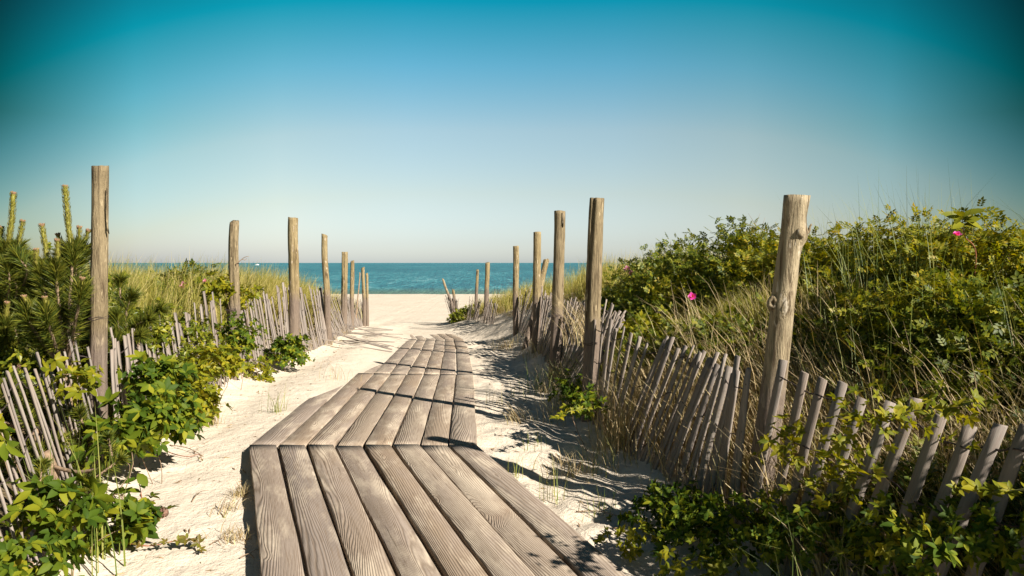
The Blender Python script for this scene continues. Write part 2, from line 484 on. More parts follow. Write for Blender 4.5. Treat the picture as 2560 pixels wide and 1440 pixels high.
M_PETAL = mat_leaf('rose_petal', [(.1, (.62, .03, .30)), (.9, (.80, .09, .45))], .5, .3)
M_PETALP = mat_leaf('pale_rose_petal', [(.1, (.75, .25, .42)), (.9, (.80, .36, .5))], .5, .3)
M_POLLEN = mat_plain('rose_centre', (.7, .45, .05), .7, .2, 60)
M_WHITE = mat_plain('white_hull', (.8, .8, .78), .4, .04, 2)
M_GLASS = mat_plain('dark_window', (.03, .04, .05), .15, .1, 2)
M_SEA = mat_sea()

# ------------------------------------------------------------------ the setting
def grow(a, b, step, lo, hi, k=1.13):
    mid = list(np.arange(a, b + 1e-6, step)); s = step; x = b; up = []
    while x < hi: s *= k; x += s; up.append(x)
    s = step; x = a; dn = []
    while x > lo: s *= k; x -= s; dn.append(x)
    return np.array(dn[::-1] + mid + up)
gx = grow(-4.6, 3.0, .045, -1500, 1500); gy = grow(1.5, 20, .045, -60, 600, 1.09)
XX, YY = np.meshgrid(gx, gy)
ZZ = ground(XX, YY)
mb = MB()
ny, nx = XX.shape
ii = np.arange(ny - 1)[:, None] * nx; jj = np.arange(nx - 1)[None]
mb.add(np.stack([XX, YY, ZZ], -1).reshape(-1, 3), [np.stack([ii + jj, ii + jj + 1, ii + nx + jj + 1, ii + nx + jj], -1).reshape(-1, 4)])
gnd = mb.build('sand', M_SAND, smooth=True); tag(gnd, kind='structure')
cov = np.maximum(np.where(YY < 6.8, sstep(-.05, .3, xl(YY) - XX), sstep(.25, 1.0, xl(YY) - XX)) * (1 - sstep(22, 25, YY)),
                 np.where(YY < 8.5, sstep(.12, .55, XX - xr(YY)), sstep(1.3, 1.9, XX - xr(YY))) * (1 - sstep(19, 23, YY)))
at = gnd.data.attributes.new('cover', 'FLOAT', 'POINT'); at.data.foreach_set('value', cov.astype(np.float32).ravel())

mb = MB()
SEA_Z = -2.5
sy = np.array([60, 30000.]); sx = np.array([-40000, 40000.])
mb.add([(sx[0], sy[0], SEA_Z), (sx[1], sy[0], SEA_Z), (sx[1], sy[1], SEA_Z), (sx[0], sy[1], SEA_Z)], [np.array([[0, 1, 2, 3]])])
sea = mb.build('sea', M_SEA); tag(sea, kind='structure')

# ------------------------------------------------------------------ boardwalk
def plank(parent, A, B, thick, seed):
    """A=(left,right) start corners, B=(left,right) end corners, world top surface"""
    a = (A[0] + A[1]) / 2; b = (B[0] + B[1]) / 2
    x = nrm(b - a); up = np.array([0, 0, 1.]); y = nrm(np.cross(up, x)); z = np.cross(x, y)
    R = np.stack([x, y, z], -1)
    loc = lambda p: (p - a) @ R
    n = 26
    t = np.linspace(0, 1, n)
    Ll = loc(A[0])[None] * (1 - t)[:, None] + loc(B[0])[None] * t[:, None]
    Rr = loc(A[1])[None] * (1 - t)[:, None] + loc(B[1])[None] * t[:, None]
    r = np.random.default_rng(seed)
    wl = noise3(np.stack([t * 7, t * 0 + seed, t * 0], -1), seed) * .0035 + noise3(np.stack([t * 23, t * 0 + seed, t * 0], -1), seed) * .002
    wr = noise3(np.stack([t * 7, t * 0 + seed + 9, t * 0], -1), seed + 5) * .0035 + noise3(np.stack([t * 23, t * 0 + seed, t * 0], -1), seed + 6) * .002
    cup = r.uniform(-.0018, .0018); sag = noise3(np.stack([t * 2, t * 0 + seed, t * 0], -1), seed + 7) * .004 + r.uniform(-.006, .006)
    ch = .0032
    prof = []
    wdir = nrm(Ll - Rr)
    for (side, inset, dz) in (('l', 0, -thick), ('l', 0, -ch), ('l', ch, 0), ('m', 0, cup), ('r', ch, 0), ('r', 0, -ch), ('r', 0, -thick)):
        if side == 'l': p = Ll + wdir * (wl - inset)[:, None]
        elif side == 'r': p = Rr - wdir * (wr - inset)[:, None]
        else: p = (Ll + Rr) / 2
        p = p.copy(); p[:, 2] += dz + sag
        prof.append(p)
    v = np.stack(prof, 1)
    k = 7
    i = np.arange(n - 1)[:, None] * k; j = np.arange(k)[None]; j2 = (j + 1) % k
    q = np.stack([i + j, i + k + j, i + k + j2, i + j2], -1).reshape(-1, 4)
    m = MB(); m.add(v.reshape(-1, 3), [q, np.arange(k)[None], (np.arange(k) + (n - 1) * k)[None, ::-1]])
    o = m.build('plank', M_PLANK, origin=np.zeros(3))
    o.parent = parent
    M4 = Matrix([[*R[0], a[0]], [*R[1], a[1]], [*R[2], a[2]], [0, 0, 0, 1]])
    o.matrix_local = Matrix.Translation(-Vector(ORG[parent.name])) @ M4
    return o
SEC_LABEL = ['nearest boardwalk section slanting to the left, eight wide planks with dark gaps',
             'second boardwalk section, straight planks crossed by a long post shadow',
             'third boardwalk section, left planks half buried in drifted sand',
             'fourth boardwalk section, short looking planks dipping towards the beach',
             'farthest boardwalk section, turned left and nearly buried in sand']
for k in range(5):
    yA, yB = JY[k] + .003, JY[k + 1] - .003
    cA = np.array([JX[k], yA, JZ[k]]); cB = np.array([JX[k + 1], yB, JZ[k + 1]])
    root = empty('boardwalk_section', ((cA + cB) / 2) - np.array([0, 0, .05]))
    tag(root, SEC_LABEL[k], 'boardwalk', 'boardwalk sections')
    gap = .0105 if k == 0 else .0095
    for i in range(8):
        g0 = gap * random.uniform(.7, 1.25) * (1.0 if i else 0); g1 = gap * random.uniform(.7, 1.25) * (1.0 if i < 7 else 0)
        xa0 = -WALK_W / 2 + WALK_W * i / 8 + g0; xa1 = -WALK_W / 2 + WALK_W * (i + 1) / 8 - g1
        e = lambda c, dx, dy: c + np.array([dx, dy, 0.])
        dA = random.uniform(0, .014); dB = random.uniform(-.014, 0)
        plank(root, (e(cA, xa0, dA), e(cA, xa1, dA)), (e(cB, xa0, dB), e(cB, xa1, dB)), .042, 100 + k * 8 + i)
    for f in (.12, .5, .88):      # bearers under the planks
        c = cA * (1 - f) + cB * f
        m = MB()
        bx = [(c[0] + sx_ * .76, c[1] + sy_ * .045, c[2] - .05 - sz_ * .05) for sx_ in (-1, 1) for sy_ in (-1, 1) for sz_ in (0, 1)]
        m.add(bx, [np.array([[0, 1, 3, 2], [4, 6, 7, 5], [0, 4, 5, 1], [2, 3, 7, 6], [0, 2, 6, 4], [1, 5, 7, 3]])])
        m.build('bearer', M_PLANK, root)

# ------------------------------------------------------------------ posts
def post(label, base, top, r0, r1, mat, seed, bumps=(), bend=.015, group='posts along the sand fences', ragged=.01, flare=0, fissure=None, slant=0.02, name='wooden_post', cat='post'):
    base = np.asarray(base, float); top = np.asarray(top, float)
    b0 = base - (top - base) * .18
    n, k = 56, 26
    t = np.linspace(0, 1, n)
    ax = b0[None] * (1 - t)[:, None] + top[None] * t[:, None]
    L = np.linalg.norm(top - b0)
    ax[:, 0] += bend * noise3(np.stack([t * 2.2, t * 0 + seed, t * 0], -1), seed)
    ax[:, 1] += bend * noise3(np.stack([t * 2.2, t * 0 + seed + 3, t * 0], -1), seed + 1)
    ax += (top - ax[-1]) * t[:, None]
    a = np.arange(k) * 2 * np.pi / k
    TT, AA = np.meshgrid(t, a, indexing='ij')
    r = r0 + (r1 - r0) * TT + flare * sstep(.9, 1, TT)
    q = np.stack([np.cos(AA) * 1.6, np.sin(AA) * 1.6, TT * L * 2.5], -1)
    r = r * (1 + .07 * noise3(q, seed) + .05 * noise3(q * np.array([2.3, 2.3, 1.2]), seed + 2) + .035 * noise3(q * np.array([4.5, 4.5, 4]), seed + 3))
    for (bt, ba, amp, size) in bumps:
        da = np.abs((AA - ba + np.pi) % (2 * np.pi) - np.pi) * r0
        dz = (TT - bt) * L
        e = np.exp(-(da ** 2 + dz ** 2) / size ** 2)
        r = r + amp * e * (1 + .5 * noise3(q * 8, seed + 9)) - amp * .55 * np.exp(-(da ** 2 + dz ** 2) / (size * .35) ** 2)
    if fissure:
        for fa in fissure:
            da = np.abs((AA - fa - .25 * noise3(np.stack([TT * 3, TT * 0 + seed, TT * 0], -1), seed) + np.pi) % (2 * np.pi) - np.pi)
            r = r - .022 * np.exp(-(da / .13) ** 2) * sstep(.25, .45, TT)
    v = ax[:, None, :] + np.stack([np.cos(AA) * r, np.sin(AA) * r, 0 * r], -1)
    rag = ragged * noise3(np.stack([np.cos(a) * 2.5, np.sin(a) * 2.5, a * 0 + seed], -1), seed + 4) + slant * np.cos(a - seed)
    v[-1, :, 2] += rag; v[-2, :, 2] += rag * .4
    i = np.arange(n - 1)[:, None] * k; j = np.arange(k)[None]; j2 = (j + 1) % k
    faces = [np.stack([i + j, i + j2, i + k + j2, i + k + j], -1).reshape(-1, 4)]
    vv = v.reshape(-1, 3)
    ring = v[-1]; cen = ring.mean(0)
    inner = cen[None] + (ring - cen) * .5 + np.stack([0 * a, 0 * a, ragged * .5 * noise3(np.stack([a, a * 0, a * 0 + seed], -1), 5)], -1)
    vv = np.concatenate([vv, inner, cen[None]])
    o1 = (n - 1) * k; o2 = n * k; c_ = o2 + k
    jj_ = np.arange(k); j3 = (jj_ + 1) % k
    faces.append(np.stack([o1 + jj_, o1 + j3, o2 + j3, o2 + jj_], -1))
    faces.append(np.stack([o2 + jj_, o2 + j3, np.full(k, c_)], -1))
    m = MB(); m.add(vv, faces)
    o = m.build(name, mat, origin=base, smooth=True)
    tag(o, label, cat, group)
    return o
def post_px(label, d, bpx, tpx, tpy, r0, r1, mat, seed, dx=0, dtop=None, **kw):
    b = P(bpx, 900, d); b[2] = G(b[0], d)
    return post(label, b, P(tpx, tpy, d if dtop is None else dtop), r0, r1, mat, seed, **kw)
h_ = math.pi
# left side
p1 = post_px('tall weathered post beside the young pines, left of the walk and nearest on that side', 4.9, 244, 250, 415, .058, .05, M_BARK, 1, ragged=.004, slant=.006,
             bumps=[(.972, 5.0, .012, .03), (.846, 4.4, .010, .025), (.785, 5.0, .008, .02)])
p2 = post_px('crooked post with a bare twig sticking out, creeper leaves at its foot', 7.9, 577, 586, 556, .068, .048, M_BARK, 2, ragged=.02, bend=.03, fissure=[4.9])
p3 = post_px('thick upright post behind the left sand fence with fan of slats against it', 10.1, 732, 733, 544, .072, .066, M_POST, 3, ragged=.006, slant=.006, fissure=[5.2])
p4 = post_px('slim wavy post with rounded top standing in front of left slats', 12.1, 819, 811, 587, .056, .048, M_POST, 4, bend=.085, ragged=.006)
p5 = post_px('square looking split post behind the far left slats against the sea', 15.5, 860, 862, 630, .066, .062, M_POST, 5, fissure=[4.7], ragged=.004, slant=.003)
p6 = post_px('thin post standing in the sand before the water, dark at its foot', 18.2, 880, 881, 652, .058, .046, M_POST, 6, ragged=.02)
p7 = post_px('last tall post of the left row, paired with a shorter one', 20.6, 912, 907, 669, .056, .045, M_POST, 7, ragged=.008)
p8 = post_px('short post half hidden behind the last tall post on the left', 21.0, 920, 917, 684, .045, .034, M_POST, 8, ragged=.02)
b = P(889, 780, 19.6); b[2] = G(b[0], b[1])
post('thin stick leaning right against the last left posts', b + np.array([0, 0, .1]), P(900, 682, 20.4), .02, .016, M_TWIG, 9, group='sticks leaning on the posts', name='leaning_stick', cat='stick')
# right side
r1_ = post_px('big pale leaning post with knots, nearest on the right beside dark slats', 3.93, 1890, 1992, 489, .072, .056, M_PALE, 21, dtop=3.8, bend=.012, flare=.011, ragged=.003, slant=.004,
              bumps=[(.725, 4.35, .026, .05), (.905, 5.5, .026, .045), (.895, 6.1, .024, .035), (.98, .2, .012, .02)])
r2_ = post_px('stout barked post on the right casting a long shadow over the planks', 5.95, 1470, 1493, 496, .068, .058, M_BARK, 22, fissure=[4.1], ragged=.004, slant=.004, bend=.02)
r3_ = post_px('barked post with a white peeled patch near its top', 8.4, 1386, 1400, 528, .074, .062, M_BARK, 23, ragged=.004, slant=.003)
r4_ = post_px('straight post in front of the leaning log on the right', 11.1, 1339, 1343, 580, .066, .056, M_POST, 24, ragged=.005, slant=.003)
r5_ = post_px('smooth cut post with slats gathered round it at the grass edge', 14.3, 1289, 1290, 615, .06, .056, M_POST, 25, ragged=.004, slant=.003)
r6_ = post_px('thin round post before the sea at the end of the grassy dune', 18.6, 1217, 1219, 657, .064, .056, M_POST, 26, ragged=.006)
r7_ = post_px('slim crooked post just left of the thin round post on the dune end', 19.4, 1190, 1194, 675, .046, .036, M_POST, 27, bend=.05)
b = P(1141, 800, 22); b[2] = G(b[0], 22)
post('bleached pole leaning left at the beach entrance on the right', b, P(1107, 697, 22), .055, .034, M_PALE, 28, bend=.02, group='posts along the sand fences')
b = P(1142, 790, 22.3); b[2] = G(b[0], 22.3)
post('short broken post beside the bleached leaning pole', b, P(1133, 725, 22.3), .06, .04, M_POST, 29, ragged=.05)
post('loose log leaning to the right behind two right hand posts', np.array([.25, 11.9, G(.25, 11.9) + .1]), P(1366, 650, 12.6), .05, .052, M_POST, 30, group='sticks leaning on the posts', name='leaning_log', cat='log')
b = P(1449, 735, 13.6)
post('small stump of a post in the sand before the right dune grass', np.array([b[0], 13.6, G(b[0], 13.6)]), P(1449, 716, 13.6), .04, .036, M_POST, 31, ragged=.03)
def wire_loop(parent, cx, cy, z, rad, tilt=.0):
    a = np.linspace(0, 2 * np.pi, 25); m = MB()
    for q_, o_ in enumerate((0, .012)):
        tube(m, np.stack([cx + np.cos(a) * rad, cy + np.sin(a) * rad, z + o_ + tilt * np.cos(a) + .004 * np.sin(a * 5 + q_)], -1), .0024, 5, cap=False)
    return m.build('wire_tie', M_WIRE, parent)
for px_, py_, d_, rd_, par_ in ((246, 798, 4.9, .060, p1), (578, 775, 7.9, .064, p2), (1473, 860, 5.95, .069, r2_), (1388, 790, 8.4, .075, r3_)):
    c_ = P(px_, py_, d_); wire_loop(par_, c_[0], c_[1], c_[2], rd_, .008)
# twig on post two, branch stub on the leaning post, peeled patch, bark strip
def twig_part(parent, pts_list, mat=M_TWIG, name='twig'):
    m = MB()
    for pts, r in pts_list:
        c = spline(pts, 10); tube(m, c, np.linspace(r, r * .35, 10), 5)
    return m.build(name, mat, parent)
q = lambda x, y: P(x, y, 7.85)
twig_part(p2, [([q(590, 660), q(600, 652), q(612, 643), q(622, 641)], .006), ([q(606, 648), q(613, 650), q(618, 645)], .004), ([q(591, 660), q(594, 668), q(592, 676)], .005)])
q = lambda x, y: P(x, y, 3.82)
twig_part(r1_, [([q(2006, 588), q(2021, 580), q(2024, 568), q(2029, 560)], .011)], M_BARK, 'branch_stub')
def chip(parent, pts, d, mat, name, thick=.006):
    f = np.array([P(x, y, d) for x, y in pts]); bk = f + np.array([0, thick, 0])
    n = len(f); m = MB()
    i = np.arange(n); j = (i + 1) % n
    m.add(np.concatenate([f, bk]), [i[None], (i[::-1] + n)[None], np.stack([j, i, i + n, j + n], -1)])
    return m.build(name, mat, parent)
def knot(parent, px, py, d, rad, seed, nrmv=(-.15, -1, .1)):
    c = P(px, py, d); f = nrm(np.array(nrmv, float)); u = nrm(np.cross(f, [0, 0, 1])); w = np.cross(f, u)
    k, rings = 22, 9
    a = np.arange(k) * 2 * np.pi / k; V = []
    for q_ in range(rings):
        t = 1 - q_ / (rings - 1) * .97
        prof = rad * (.55 * math.sin(min(1, (1 - t) * 2.2) * math.pi / 2) - .62 * sstep(.45, .0, t) * 1.0 - .25 * (t > .95))
        wob = 1 + .16 * noise3(np.stack([np.cos(a) * 2, np.sin(a) * 2, a * 0 + q_ * .5 + seed], -1), seed)
        rr = rad * t * wob
        h = prof + rad * .09 * noise3(np.stack([np.cos(a) * 5, np.sin(a) * 5, a * 0 + q_ * 1.7], -1), seed + 2)
        V.append(c + u * (np.cos(a) * rr)[:, None] + w * (np.sin(a) * rr * 1.25)[:, None] + f * h[:, None])
    i = np.arange(rings - 1)[:, None] * k; j = np.arange(k)[None]; j2 = (j + 1) % k
    m = MB(); m.add(np.concatenate(V), [np.stack([i + j, i + j2, i + k + j2, i + k + j], -1).reshape(-1, 4), (np.arange(k) + (rings - 1) * k)[None]])
    return m.build('knot', M_PALE, parent, smooth=True)
knot(r1_, 1932, 758, 3.81, .032, 3, (-.35, -1, .1))
knot(r1_, 2001, 582, 3.755, .028, 5, (.5, -1, .1))
chip(p1, [(266, 470), (269, 500), (269, 560), (272, 585), (266, 575), (263, 520)], 4.865, M_BARK, 'bark_strip', .008)
chip(r3_, [(1405, 532), (1412, 534), (1411, 552), (1408, 568), (1405, 562)], 8.333, M_PALE, 'peeled_patch', .02)

# ------------------------------------------------------------------ sand fences
def slat_mesh(k):
    r = np.random.default_rng(500 + k)
    n = 9; t = np.linspace(0, 1, n); L = 1.22
    w, th = .0225, .005
    bx = noise3(np.stack([t * 2, t * 0 + k, t * 0], -1), 40 + k) * .012 * t * (1 - t) * 4
    by = noise3(np.stack([t * 2, t * 0 + k + 7, t * 0], -1), 41 + k) * .012 * t * (1 - t) * 4
    v = []
    for s_, q_ in ((-1, -1), (1, -1), (1, 1), (-1, 1)):
        ww = w * (1 + .09 * noise3(np.stack([t * 6, t * 0 + k + s_, t * 0], -1), 60 + k))
        p = np.stack([bx + s_ * ww, by + q_ * th, t * L], -1)
        v.append(p)
    v = np.stack(v, 1); top = v[-1]
    top[:, 2] += r.uniform(-.008, .008, 4) * np.array([1, -1, -1, 1])
    i = np.arange(n - 1)[:, None] * 4; j = np.arange(4)[None]; j2 = (j + 1) % 4
    m = MB(); m.add(v.reshape(-1, 3), [np.stack([i + j, i + j2, i + 4 + j2, i + 4 + j], -1).reshape(-1, 4), np.array([[3, 2, 1, 0]]), np.array([[0, 1, 2, 3]]) + (n - 1) * 4])
    o = m.build('slat', M_SLAT); me = o.data; bpy.data.objects.remove(o)
    return me
SLATS = [slat_mesh(k) for k in range(10)]
BUR = None
def fence(label, y0, y1, side, spacing, lean, along, buried, seed, jit=.05, xoff=0, wires=(.14, .42, .72, .93), twist=0.0, hj=.05, xf_=None):
    """lean / along: functions of arc fraction giving tilt (radians) away from the path / along the run"""
    r = np.random.default_rng(seed)
    fx = xf_ or (xl if side < 0 else xr)
    ys = np.linspace(y0, y1, 400); xs = fx(ys) + xoff
    # soften the corners of the run
    kern = np.ones(31) / 31; xs = np.convolve(np.pad(xs, 15, 'edge'), kern, 'valid')
    arc = np.concatenate([[0], np.cumsum(np.hypot(np.diff(xs), np.diff(ys)))])
    pos = []; s_ = 0.03
    while s_ < arc[-1]:
        pos.append(s_); s_ += spacing * (r.uniform(.6, 1.45) if hj > .02 else r.uniform(.85, 1.15))
    c = np.array([fx(np.array([(y0 + y1) / 2]))[0] + xoff, (y0 + y1) / 2, 0]); c[2] = G(c[0], c[1])
    root = empty('sand_fence', c); tag(root, label, 'fence', 'sand fences beside the walk')
    T = Matrix.Translation(-Vector(c))
    rows = [[] for _ in wires]
    lj = 0
    for n_, s_ in enumerate(pos):
        f = s_ / arc[-1]
        x = np.interp(s_, arc, xs); y = np.interp(s_, arc, ys)
        dx = np.interp(s_ + .05, arc, xs) - np.interp(s_ - .05, arc, xs); dy = np.interp(s_ + .05, arc, ys) - np.interp(s_ - .05, arc, ys)
        tang = Vector((dx, dy, 0)).normalized()
        nor = Vector((tang.y, -tang.x, 0)) * (1 if side > 0 else -1)     # away from the path
        lj = .6 * lj + r.normal(0, jit)
        a = math.tan(along(f) + lj); l = math.tan(lean(f) + r.normal(0, jit * .4))
        zd = (Vector((0, 0, 1)) + tang * a + nor * l).normalized()
        xd = (tang - zd * tang.dot(zd)).normalized(); yd = zd.cross(xd)
        tw = twist + r.normal(0, .22 if not twist else .08); xd2 = (xd * math.cos(tw) + yd * math.sin(tw)); yd2 = zd.cross(xd2)
        p = Vector((x, y, G(x, y))) - zd * ((buried(f) if callable(buried) else buried) + r.normal(0, hj))
        o = bpy.data.objects.new('slat', SLATS[r.integers(len(SLATS))]); C.objects.link(o)
        o.parent = root
        M = Matrix((( xd2.x, yd2.x, zd.x, p.x), (xd2.y, yd2.y, zd.y, p.y), (xd2.z, yd2.z, zd.z, p.z), (0, 0, 0, 1)))
        o.matrix_local = T @ M
        for k, w in enumerate(wires):
            rows[k].append(np.array(p + zd * (1.22 * w) - yd2 * .008 * (1 if n_ % 2 else -1)))
    for row in rows:
        m = MB(); c_ = spline(row, len(row) * 4)
        c_[:, 2] += .004 * np.sin(np.arange(len(c_)) * 1.3)
        tube(m, c_, .0028, 5)
        c2 = c_.copy(); c2[:, 2] -= .006 * np.cos(np.arange(len(c_)) * 1.57); tube(m, c2, .0018, 4)
        m.build('wire', M_WIRE, root)
    return root
lin = lambda *v: (lambda f: float(np.interp(f, np.linspace(0, 1, len(v)), v)))
fence('near left sand fence, pale slats among creeper and pine in the lower left corner', 2.9, 4.85, -1, .088, lin(.28, .30, .16), lin(.16, .16, .02), .40, 1, jit=.035, twist=.35, hj=.03)
fence('left sand fence between the pine post and the twig post, broken and overgrown with creeper', 4.95, 7.8, -1, .082, lin(.05, .22, .2, .06), lin(.08, .2, .16, .0), lin(.42, .42, .3), 2, jit=.05)
fence('left sand fence leaning beside the thick upright post, slats spread on bare sand', 8.0, 10.1, -1, .075, lin(.12, .22, .1), lin(.06, .12, .02), lin(.42, .28), 3)
fence('left sand fence fanned out between the thick post and the slim wavy post', 10.15, 12.3, -1, .055, lin(.05, .3, .1), lin(.0, .22, .1), .29, 4, jit=.07)
fence('far left sand fence collapsed in heaps of slats around the small posts', 12.4, 17.6, -1, .075, lin(.3, .5, .3, .2), lin(.3, -.1, .35, .1), .4, 5, jit=.12)
fence('last bit of left sand fence nearly buried before the open beach', 17.7, 21.6, -1, .08, lin(.2, .35, .1), lin(-.2, .25, .1), .5, 6, jit=.14)
fence('dark near right sand fence, wide slats tilting right above creeper leaves', 1.7, 3.9, 1, .135, lin(.26, .28, .26, .12), lin(-.10, -.12, -.08), .27, 11, jit=.012, twist=.55, hj=.018)
fence('right sand fence between the pale leaning post and the stout barked post', 3.93, 5.95, 1, .068, lin(.08, .34, .34, .02), lin(-.02, -.12, -.12, .0), .40, 12, jit=.03, hj=.03)
fence('right sand fence between two barked posts, slats fanned and half hidden by dry grass', 6.1, 8.4, 1, .078, lin(.12, .5, .5, .2), lin(-.05, -.35, -.3, -.05), .27, 13, jit=.05)
fence('right sand fence crossing the bare dune sand below the grass', 8.5, 11.1, 1, .075, lin(.15, .5, .45, .1), lin(-.05, -.2, -.2, .1), .34, 14, jit=.05)
fence('right sand fence fanned around the smooth cut post', 11.2, 14.5, 1, .085, lin(.1, .5, .55, .05), lin(.1, -.35, -.5, .1), .36, 15, jit=.07)
fence('sunken right sand fence near the dune end, few slats showing by two thin posts', 17.0, 20.2, 1, .12, lin(.1, .3, .1), lin(-.3, .2, -.2), .66, 16, jit=.14)
fence('short run of sand fence heaped against the bleached leaning pole', 21.2, 22.6, 1, .08, lin(-.1, -.2, -.1), lin(-.3, -.35, .1), .5, 17, jit=.1)

# slats that have fallen out of the left fence
r = np.random.default_rng(91)
for k in range(12):
    y = r.uniform(11.6, 16.5); x = float(xl(np.array([y]))[0]) + r.uniform(.12, .55)
    o = bpy.data.objects.new('fallen_slat', SLATS[r.integers(10)]); C.objects.link(o)
    a = r.uniform(-.9, .5); up_ = r.uniform(.0, .22)
    d = Vector((math.cos(a) * math.cos(up_), math.sin(a) * math.cos(up_), math.sin(up_)))
    if r.random() < .5: d = Vector((-d.x, d.y, d.z))
    sd_ = d.cross(Vector((0, 0, 1))).normalized(); n_ = sd_.cross(d)
    p = Vector((x, y, G(x, y) + .012)) - d * .55 + Vector((0, 0, .55 * math.sin(up_)))
    e1, e2 = G(p.x, p.y), G(p.x + d.x * 1.2, p.y + d.y * 1.2)
    d = Vector((d.x, d.y, (e2 - e1) / 1.2 + up_ * .5)).normalized(); sd_ = d.cross(Vector((0, 0, 1))).normalized(); n_ = sd_.cross(d)
    o.matrix_world = Matrix(((sd_.x, n_.x, d.x, p.x), (sd_.y, n_.y, d.y, p.y), (sd_.z, n_.z, d.z, e1 + .012), (0, 0, 0, 1)))
    tag(o, 'loose slat fallen on the sand at the foot of the far left fence', 'slat', 'loose slats fallen from the left fence')

# ------------------------------------------------------------------ grass (uncountable)
def dune_grass(name, label, mat, n_cl, per, xr_, yr_, ok, hmin, hmax, lean_ang, seed, w=.006, bendm=.7, spread=.09):
    r = np.random.default_rng(seed)
    cx = r.uniform(*xr_, n_cl * 3); cy = r.uniform(*yr_, n_cl * 3)
    k = ok(cx, cy) & (r.random(n_cl * 3) < (.45 + .55 * (noise2(cx, cy, .9, seed) > -.25)))
    cx = cx[k][:n_cl]; cy = cy[k][:n_cl]
    n = len(cx) * per
    bx = np.repeat(cx, per) + r.normal(0, spread, n); by = np.repeat(cy, per) + r.normal(0, spread, n)
    hs = np.repeat(r.uniform(.75, 1.15, len(cx)), per)
    base = np.stack([bx, by, ground(bx, by) - .02], -1)
    m = MB()
    ang = np.where(r.random(n) < .6, lean_ang + r.normal(0, .6, n), r.uniform(0, 2 * np.pi, n))
    blades(m, base, r.uniform(hmin, hmax, n) * hs, ang, np.abs(r.normal(bendm, .35, n)), w * r.uniform(.6, 1.3, n), 4, r.normal(0, .8, n))
    o = m.build(name, mat); tag(o, label, 'grass', None, 'stuff')
    return o
LANG = 0.25
dune_grass('dune_grass', 'yellow green beach grass covering the left dune below the sea', M_GRASS, 2900, 30, (-17, -3), (6.0, 24),
           lambda x, y: (x < xl(y) - .35) & (x > -.62 * y - 2), .42, .74, LANG, 1, .009, .6)
dune_grass('dune_grass', 'yellow green beach grass on the far right dune behind the posts', M_GRASS, 2100, 30, (-1.5, 14), (9.2, 23.5),
           lambda x, y: (x > xr(y) + np.interp(y, [9, 13, 16, 20], [1.2, 1.0, .7, .45])) & (x < .5 * y), .42, .70, LANG + .2, 2, .009, .6)
dune_grass('dry_grass', 'tangled dry brown grass between the rose bushes on the right bank', M_DRYG, 420, 26, (.7, 4.5), (1.4, 5.9),
           lambda x, y: (x > xr(y) + np.where(y > 6, .45, .12)) & (x < xr(y) + 1.45), .25, .6, 2.2, 3, .0075, .9, .12)
dune_grass('green_grass', 'long thin green grass rising above the right bank and bushes', M_GREENG, 95, 14, (.8, 5.5), (2.0, 8),
           lambda x, y: (x > xr(y) + .5) & (x > .4 * y), .6, 1.05, 1.8, 4, .0055, .55, .12)
dune_grass('dry_grass', 'brown thatch at the foot of the far right dune grass', M_DRYG, 260, 26, (-1.5, 4), (12, 21),
           lambda x, y: (np.abs(x - xr(y) - np.interp(y, [12, 16, 20], [1.0, .75, .4])) < .28), .12, .3, 2.6, 5, .006, 1.2, .09)
dune_grass('green_grass', 'mixed green grass and weeds behind the left sand fence', M_GREENG, 420, 22, (-6.5, -3), (5, 11),
           lambda x, y: (x < xl(y) - .3), .25, .55, LANG, 6, .006, .8, .1)
dune_grass('dry_grass', 'dry straw lying under the slats of the left fence', M_DRYG, 170, 20, (-4.4, -2), (7.5, 18),
           lambda x, y: (np.abs(x - xl(y) + .25) < .28), .1, .26, .4, 7, .004, 1.3, .09)
dune_grass('dry_grass', 'dry straw and stalks along the foot of the right fence', M_DRYG, 110, 20, (-.5, 1.8), (3.8, 13),
           lambda x, y: (np.abs(x - xr(y) - .0) < .22), .12, .36, 2.8, 8, .004, 1.0, .08)

dune_grass('dry_grass', 'long bleached stalks arching behind the near right slats', M_DRYG, 150, 18, (1.3, 3), (2.1, 6.2),
           lambda x, y: (x > xr(y) + .15) & (x < xr(y) + .9), .4, .8, 1.9, 12, .008, 1.1, .14)
dune_grass('dune_grass', 'yellow green grass on the bank in front of the rose mound', M_BANKG, 430, 24, (.9, 3.6), (5.4, 7.7),
           lambda x, y: (x > xr(y) + .45) & (x < xr(y) + 1.5), .22, .46, LANG + 1.2, 9, .006, .75, .1)
# ------------------------------------------------------------------ single grass tufts
def tuft(label, x, y, n, h, mat, seed, spread=.05, bendm=.6, lean=None, w=.005, cat='grass tuft', name='grass_tuft', z=None):
    r = np.random.default_rng(seed)
    base = np.array([x, y, G(x, y) if z is None else z])
    bb = base + np.stack([r.normal(0, spread, n), r.normal(0, spread, n), np.zeros(n)], -1)
    if z is None: bb[:, 2] = ground(bb[:, 0], bb[:, 1]) - .015
    ang = r.uniform(0, 2 * np.pi, n) if lean is None else lean + r.normal(0, .55, n)
    m = MB(); blades(m, bb, h * r.uniform(.5, 1.1, n), ang, np.abs(r.normal(bendm, .3, n)), w * r.uniform(.6, 1.2, n), 5, r.normal(0, .7, n))
    o = m.build(name, mat, origin=base); tag(o, label, cat, 'grass tufts along the walk'); return o
def tuft_px(label, px, py, *a, **k):
    g = GP(px, py); return tuft(label, g[0], g[1], *a, **k)
tuft_px('sparse green grass tuft alone on the white sand left of the second section', 690, 1032, 26, .32, M_GREENG, 1, spread=.06, bendm=.9)
tuft_px('straw coloured dry tuft at the foot of the creeper by left sand edge', 520, 1062, 120, .26, M_DRYG, 2, spread=.05, bendm=.8)
tuft_px('thin dry tuft on the sand beside the third section', 845, 950, 22, .3, M_DRYG, 3, spread=.08, bendm=1.1)
